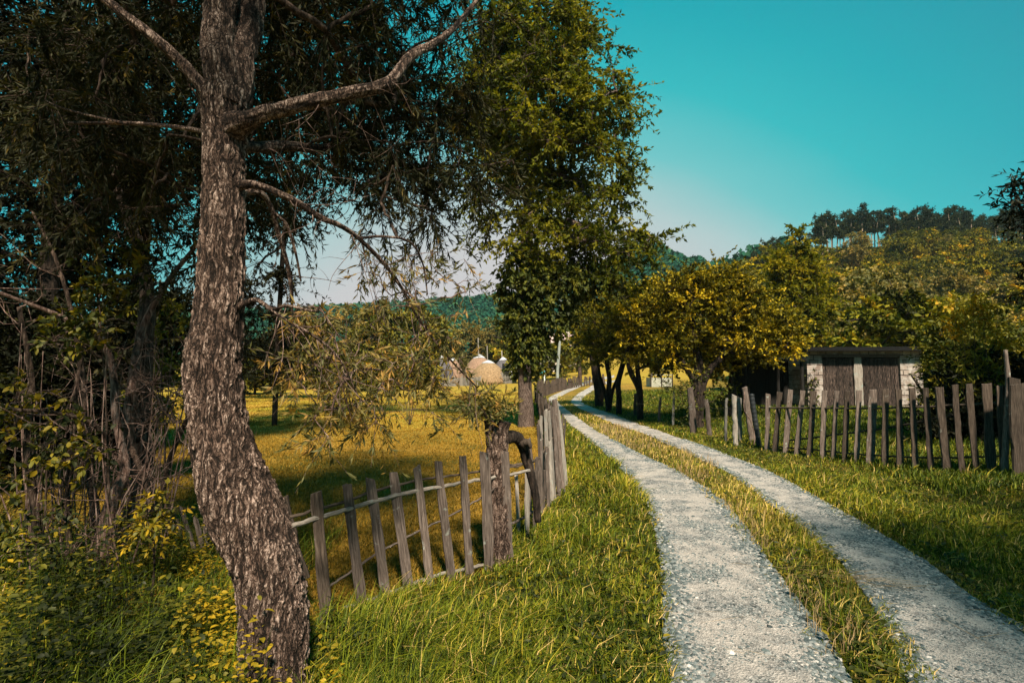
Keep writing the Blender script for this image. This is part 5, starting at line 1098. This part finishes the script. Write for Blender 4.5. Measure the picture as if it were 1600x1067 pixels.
def valley():
    rng = R(120)
    # (px of centre, py of top, Y, kind, widening, label)
    L = [(470,505,70,'bush3',1.3,'dark round tree at the far left edge of the meadow behind the hanging sprays'),(520,540,66,'bush3',1.2,'low dark tree beside the hanging willow sprays'),(540,482,95,'bush4',1.2,'pale feathery tall tree in the valley left of the dark central one'),(585,480,100,'bush4',1.2,'second pale feathery tree right behind the dark central one'),
         (628,478,72,'bush3',1.15,'tall dark green tree at the middle of the meadow edge'),(600,545,60,'bush1',1.3,'amber bush at the meadow edge left of the haystacks'),(655,560,62,'bush1',1.2,'amber shrub just left of the grey haystack'),(560,560,58,'bush1',1.3,'yellow brown bush under the pale feathery trees'),
         (695,520,105,'bush4',1.2,'pale tree behind the two leftmost haystacks'),(735,505,112,'bush4',1.3,'pale yellow tree behind the pinkish haystack poles'),(772,500,112,'bush4',1.3,'tawny tree behind the middle of the haystacks'),(800,520,108,'bush1',1.2,'amber tree behind the rightmost haystack'),
         (848,530,75,'bush3',1.3,'dark conifer like tree left of the pale leaning pole'),(893,545,88,'bush1',1.0,'yellow tree right of the pale leaning pole'),(910,575,75,'bush3',.9,'small dark green tree right of the pale leaning pole'),(400,560,48,'bush3',1.5,'dark low tree behind the big trunk at the meadow edge'),(440,572,62,'bush2',1.3,'olive bush beyond the dark low tree'),
         (350,540,70,'bush3',1.4,'dark tree hidden behind the big trunk'),(260,560,75,'bush2',1.6,'olive tree glimpsed left of the big trunk'),(150,540,80,'bush3',1.7,'dark tree glimpsed through the thicket'),(60,540,85,'bush2',1.7,'olive tree glimpsed through the left edge of the thicket'),
         (960,520,120,'bush1',1.3,'amber tree behind the leftmost orchard tree'),(1000,440,120,'bush1',1.0,'tall amber tree topping the orchard next to the tall ivy clad one'),(1150,440,110,'bush4',1.0,'pale tree between the broad orchard tree and the pointed one'),(1185,440,105,'bush1',1.0,'amber tree left of the pointed tree'),(1160,405,150,'bush3',1.0,'green tree on the slope left of the pointed tree')]
    Hh = {'bush1': 5.0, 'bush2': 6.0, 'bush3': 4.6, 'bush4': 7.0}
    for px, py, Y, k, w, lab in L:
        p = on((px - 800) / 800 * Y, Y, -.2); top = at(px, py, Y)[2]; s = max(.4, (top - p[2]) / Hh[k]); inst(k, p, s, rng.random() * 6.28, 'valley_tree', lab, 'tree', None, w=w * (1 if s < 1.6 else .85))
    # a far belt of bushes at the meadow's edge
    for q in range(46):
        px = 20 + 800 * rng.random(); Y = 108 + 50 * rng.random(); k = 'bush%d' % rng.choice([1, 2, 3, 4], p=[.25, .3, .15, .3])
        inst(k, on((px - 800) / 800 * Y, Y, -.3), .9 + .7 * rng.random(), rng.random() * 6.28, 'valley_tree', {'1': 'amber', '2': 'olive', '3': 'dark green', '4': 'pale'}[k[-1]] + ' tree in the mixed belt across the valley floor beyond the haystacks', 'tree', {'1': 'amber', '2': 'olive', '3': 'dark green', '4': 'pale'}[k[-1]] + ' trees in the valley belt', w=1.25)
    # a single young sapling on the meadow
    b = G(640, 664); r = thing('young_sapling', 'thin bare sapling standing alone on the golden meadow', 'sapling', tuple(b)); g = Geo(); Yb = b[1]
    for x, y in ((640, 628), (630, 610), (650, 600), (655, 618), (622, 640)): tube(g, smooth_path([b, at((640 + x) / 2, (664 + y) / 2, Yb), at(x, y, Yb)], 8), np.linspace(.02, .006, 8), 5)
    part('stems', g, M['bark_grey'], r)
valley()
def forest():
    rng = R(130); g = Geo(); N = 7600; y = 185 + 260 * rng.random(N) ** .9; x = (rng.random(N) * 1.7 - 1.1) * y
    px = 800 + 800 * x / y; k = (px > -60) & (px < 1240); x, y = x[k], y[k]; n = len(x); z = T(x, y); R_ = 2.6 + 2.6 * rng.random(n); Hc = R_ * (1.0 + .4 * rng.random(n)); m = 56
    u = unit(rng.normal(size=(n, m, 3))); u[..., 2] = np.abs(u[..., 2]) * 1.0 - .12; rad = (.8 + .3 * rng.random((n, m, 1)))
    P = np.stack((x, y, z + Hc * .9), 1)[:, None] + u * rad * np.stack((R_, R_, Hc), 1)[:, None]
    d = rng.normal(0, 1, (n, m, 3)); nm = u + rng.normal(0, .35, (n, m, 3)); tn = np.clip(np.repeat(rng.beta(2, 2.2, n) * .9, m) + rng.normal(0, .06, n * m), 0, 1)
    L = np.full(n * m, 2.3); leafset(g, P.reshape(-1, 3) - unit(d.reshape(-1, 3)) * 1.0, d.reshape(-1, 3), nm.reshape(-1, 3), L, L * .9, tn)
    stuff('far_woodland', g, M['forest_leaf'], 'dense blue green woodland covering the far ridge and its slopes', 'woodland')
forest()

# ================================================================== haystacks, house, poles
def hay():
    rng = R(140)
    for cx, cap, hw, mat, Y, lab, pole in [(690,556,20,'hay_grey',84,'grey haystack with a white sheet cap, leftmost of the five',520),(708,559,17,'hay_pink',88,'small reddish haystack peeping out right of the leftmost grey one',None),(749,554,27,'hay_pink',83,'tall pinkish haystack with a white cap and long pole',528),(763,563,29,'hay_tan',79,'tan haystack in front with a white band over its rounded top',540),(786,558,18,'hay_grey',84,'dark grey haystack with a white cap beside the ivy clad tree',548)]:
        c = at(cx, 590, Y); b = on(c[0], Y); H = at(cx, cap, Y)[2] - b[2]; r = hw / F * Y; root = thing('haystack', lab, 'haystack', tuple(b), 'haystacks beyond the meadow')
        prof = lambda t: np.interp(t, [0, .12, .3, .55, .75, .88, .96, 1.0], [.97, 1.02, .98, .82, .58, .34, .16, .03])
        def sh(t0, t1, k, grow, nz=26, ns=36):
            t = np.linspace(t0, t1, nz); a = np.linspace(0, 6.283, ns, endpoint=False); rr = prof(t)[:, None] * r * grow * (1 + .06 * (fbm(np.cos(a)[None] * 2 + k + t[:, None] * 0, np.sin(a)[None] * 2 + t[:, None] * 5, s=k) - .5) * 2)
            dz = .05 * H * (fbm(np.cos(a) * 1.5 + k, np.sin(a) * 1.5, s=k + 3) - .5) * (1 if t0 > 0 else 0); zz = t[:, None] * H + dz[None] * (1 - (t[:, None] - t0) / (t1 - t0)) + (0.03 if t0 > 0 else 0)
            v = np.stack((b[0] + rr * np.cos(a), b[1] + rr * np.sin(a), b[2] + zz + 0 * rr), -1).reshape(-1, 3); i = np.arange(nz - 1)[:, None] * ns; j = np.arange(ns)[None]; j2 = (j + 1) % ns
            g = Geo(); g.add(v, np.stack((i + j, i + j2, i + ns + j2, i + ns + j), -1).reshape(-1, 4)); return g
        part('hay', sh(0, 1, cx, 1), M[mat], root); part('cap', sh(.88, 1.0, cx, 1.06, 10), M['cap'], root)
        if pole: g = Geo(); tube(g, [b, at(cx - 2, pole, Y)], .07, 8); part('pole', g, M['wood_pale'], root)
    r = thing('plank_fence', 'grey plank fence in front of the haystacks at the far edge of the meadow', 'fence', tuple(on(*at(740, 603, 77)[:2])))
    for q, px in enumerate(np.linspace(650, 806, 66)):
        Y = 76.5 + .8 * math.sin(px * .05); p = on((px - 800) / 800 * Y, Y, -.1); picket(rng, 'board', M['wood_grey'], p, p + (0, 0, 1.25 + .35 * rng.random() + (.5 if 768 < px < 792 else 0)), .2, .04, r, ns=3)
    rail(rng, 'rail', M['wood_grey'], [on((px - 800) / 800 * 76.8, 76.8, 1.0) for px in (650, 700, 760, 806)], .05, r)
    # little boarded hut and gate at the right end of that fence
    p = on(*at(798, 600, 78)[:2]); root = thing('hut', 'tiny dark hut with a pale door right of the haystacks', 'hut', tuple(p)); x, y, z = p
    g = Geo(); box(g, x - 1.1, x + .6, y, y + 2.2, z, z + 2.1); part('wall', g, M['wood_tar'], root, False)
    g = Geo(); g.add([(x - 1.3, y - .25, z + 2.05), (x + .8, y - .25, z + 2.05), (x + .8, y + 2.4, z + 2.05), (x - 1.3, y + 2.4, z + 2.05), (x - 1.3, y + 1.1, z + 3), (x + .8, y + 1.1, z + 3)], [(0, 1, 5, 4), (2, 3, 4, 5)]); g.add([(x - 1.3, y - .25, z + 2.05), (x - 1.3, y + 2.4, z + 2.05), (x - 1.3, y + 1.1, z + 3), (x + .8, y - .25, z + 2.05), (x + .8, y + 2.4, z + 2.05), (x + .8, y + 1.1, z + 3)], [(0, 2, 1), (3, 4, 5)]); part('roof', g, M['roof_black'], root, False)
    g = Geo(); box(g, x - .2, x + .35, y - .06, y - .01, z, z + 1.8); part('door', g, M['white_paint'], root, False)
hay()
def house():
    Y = 105; c = at(876, 545, Y); p = on(c[0], Y); zr = at(876, 520, Y)[2]; ze = at(876, 543, Y)[2]; x, y, z = p; root = thing('house', 'far pale walled house with a pinkish roof seen right of the ivy clad tree', 'house', tuple(p)); w = 4.2
    g = Geo(); box(g, x - w, x + w, y, y + 7, z - .5, ze); g.add([(x - w, y, ze), (x - w, y + 7, ze), (x - w, y + 3.5, zr - .15), (x + w, y, ze), (x + w, y + 7, ze), (x + w, y + 3.5, zr - .15)], [(0, 2, 1), (3, 4, 5)]); part('wall', g, M['wall_white'], root, False)
    g = Geo(); e = .5
    for s0, s1, o in ((y - e, y + 3.5, 1), (y + 7 + e, y + 3.5, -1)):
        v = [(x - w - e, s0, ze - .35), (x + w + e, s0, ze - .35), (x + w + e, s1, zr), (x - w - e, s1, zr)]; v += [(a, b, c_ + .18) for a, b, c_ in v]; g.add(v, [(0, 3, 2, 1), (4, 5, 6, 7), (0, 1, 5, 4), (1, 2, 6, 5), (2, 3, 7, 6), (3, 0, 4, 7)])
    rf = part('roof', g, M['tile_roof'], root, False); g = Geo(); box(g, x + 1.5, x + 2.2, y + 3.0, y + 3.7, zr - .8, zr + 1.1); part('chimney', g, M['wall_white'], rf, False)
    for dx in (-2.6, 0, 2.6):
        g = Geo(); box(g, x + dx - .55, x + dx + .55, y - .04, y + .01, ze - 1.9, ze - .7); f = part('window', g, M['wood_grey'], root, False); g = Geo(); box(g, x + dx - .45, x + dx + .45, y - .06, y - .045, ze - 1.8, ze - .8); part('pane', g, M['glass'], f, False)
    rng = R(150)
    b = on(*at(873, 611, 50)[:2]); r = thing('utility_pole', 'pale leaning pole standing in the far fence right of the ivy clad tree', 'pole', tuple(b)); g = Geo(); tube(g, smooth_path([b - (0, 0, .2), at(871,585,50), at(874,540,50), at(876,480,50), at(876,440,50)], 20), np.linspace(.17, .10, 20), 10); part('pole', g, M['concrete'], r)
    g = Geo(); tube(g, [at(865,458,50), at(887,458,50)], .06, 6); part('crossarm', g, M['wood_grey'], r)
    for px in (867, 876, 885): g = Geo(); tube(g, [at(px, 457, 50), at(px, 453, 50)], .05, 6); part('insulator', g, M['white_paint'], r)
    g = Geo(); box(g, b[0] - .34, b[0] + .34, b[1] - .35, b[1] - .19, b[2] - .1, b[2] + 1.1); part('footing', g, M['wood_dark'], r, False)
    b = on(*at(851, 603, 52)[:2]); r = thing('marker_post', 'white post with a small teal box on its top by the far fence', 'post', tuple(b)); g = Geo(); tube(g, [b, b + (-.02, 0, 1.6)], .07, 8); part('post', g, M['white_paint'], r); g = Geo(); x, y, z = b + np.array((-.2, 0, 1.5)); box(g, x - .28, x + .22, y - .16, y + .14, z, z + .28); part('box', g, M['teal'], r, False)
    b = on(*at(906, 606, 54)[:2]); tree('roadside_tree', 'slim trunked tree in the far fence line left of the orchard', b, [b, at(906,580,54), at(904,540,54), at(902,500,54)], [.24,.2,.17,.08], [E(905,505,26,34,54), E(890,540,18,16,54), E(915,545,16,14,54)], 70, (.42,.2), 'green_leaf', 'bark_grey', 151, ends=.5, r_tip=.02)
    b = on(*at(1030, 594, 44)[:2]); r = thing('board_enclosure', 'low grey green boarded enclosure on the rise behind the orchard', 'enclosure', tuple(b)); x, y, z = b
    g = Geo(); box(g, x - .7, x + 1.1, y, y + .06, z - .05, z + .8); box(g, x - .7, x - .64, y + .06, y + 1.6, z - .05, z + .8); box(g, x + 1.04, x + 1.1, y + .06, y + 1.6, z - .05, z + .8); part('boards', g, M['trailer'], r, False)
    for dx in (-.72, .2, 1.12): g = Geo(); box(g, x + dx - .04, x + dx + .04, y - .08, y - .005, z - .1, z + 1.15); part('post', g, M['wood_dark'], r, False)
    g = Geo(); box(g, x - .76, x + 1.16, y - .06, y + .02, z + 1.0, z + 1.07); part('rail', g, M['concrete'], r, False)
house()

def haze():
    g = Geo(); box(g, -700, 700, -70, 700, -6, 190); m, nt, out = newmat('haze'); v = nt.nodes.new('ShaderNodeVolumePrincipled'); v.inputs['Density'].default_value = .00017
    v.inputs['Color'].default_value = (.72, .93, .95, 1); v.inputs['Anisotropy'].default_value = .2; nt.links.new(v.outputs[0], out.inputs['Volume']); stuff('haze', g, m, 'thin pale haze over the valley and the far ridge', 'haze', smooth=False)
haze()
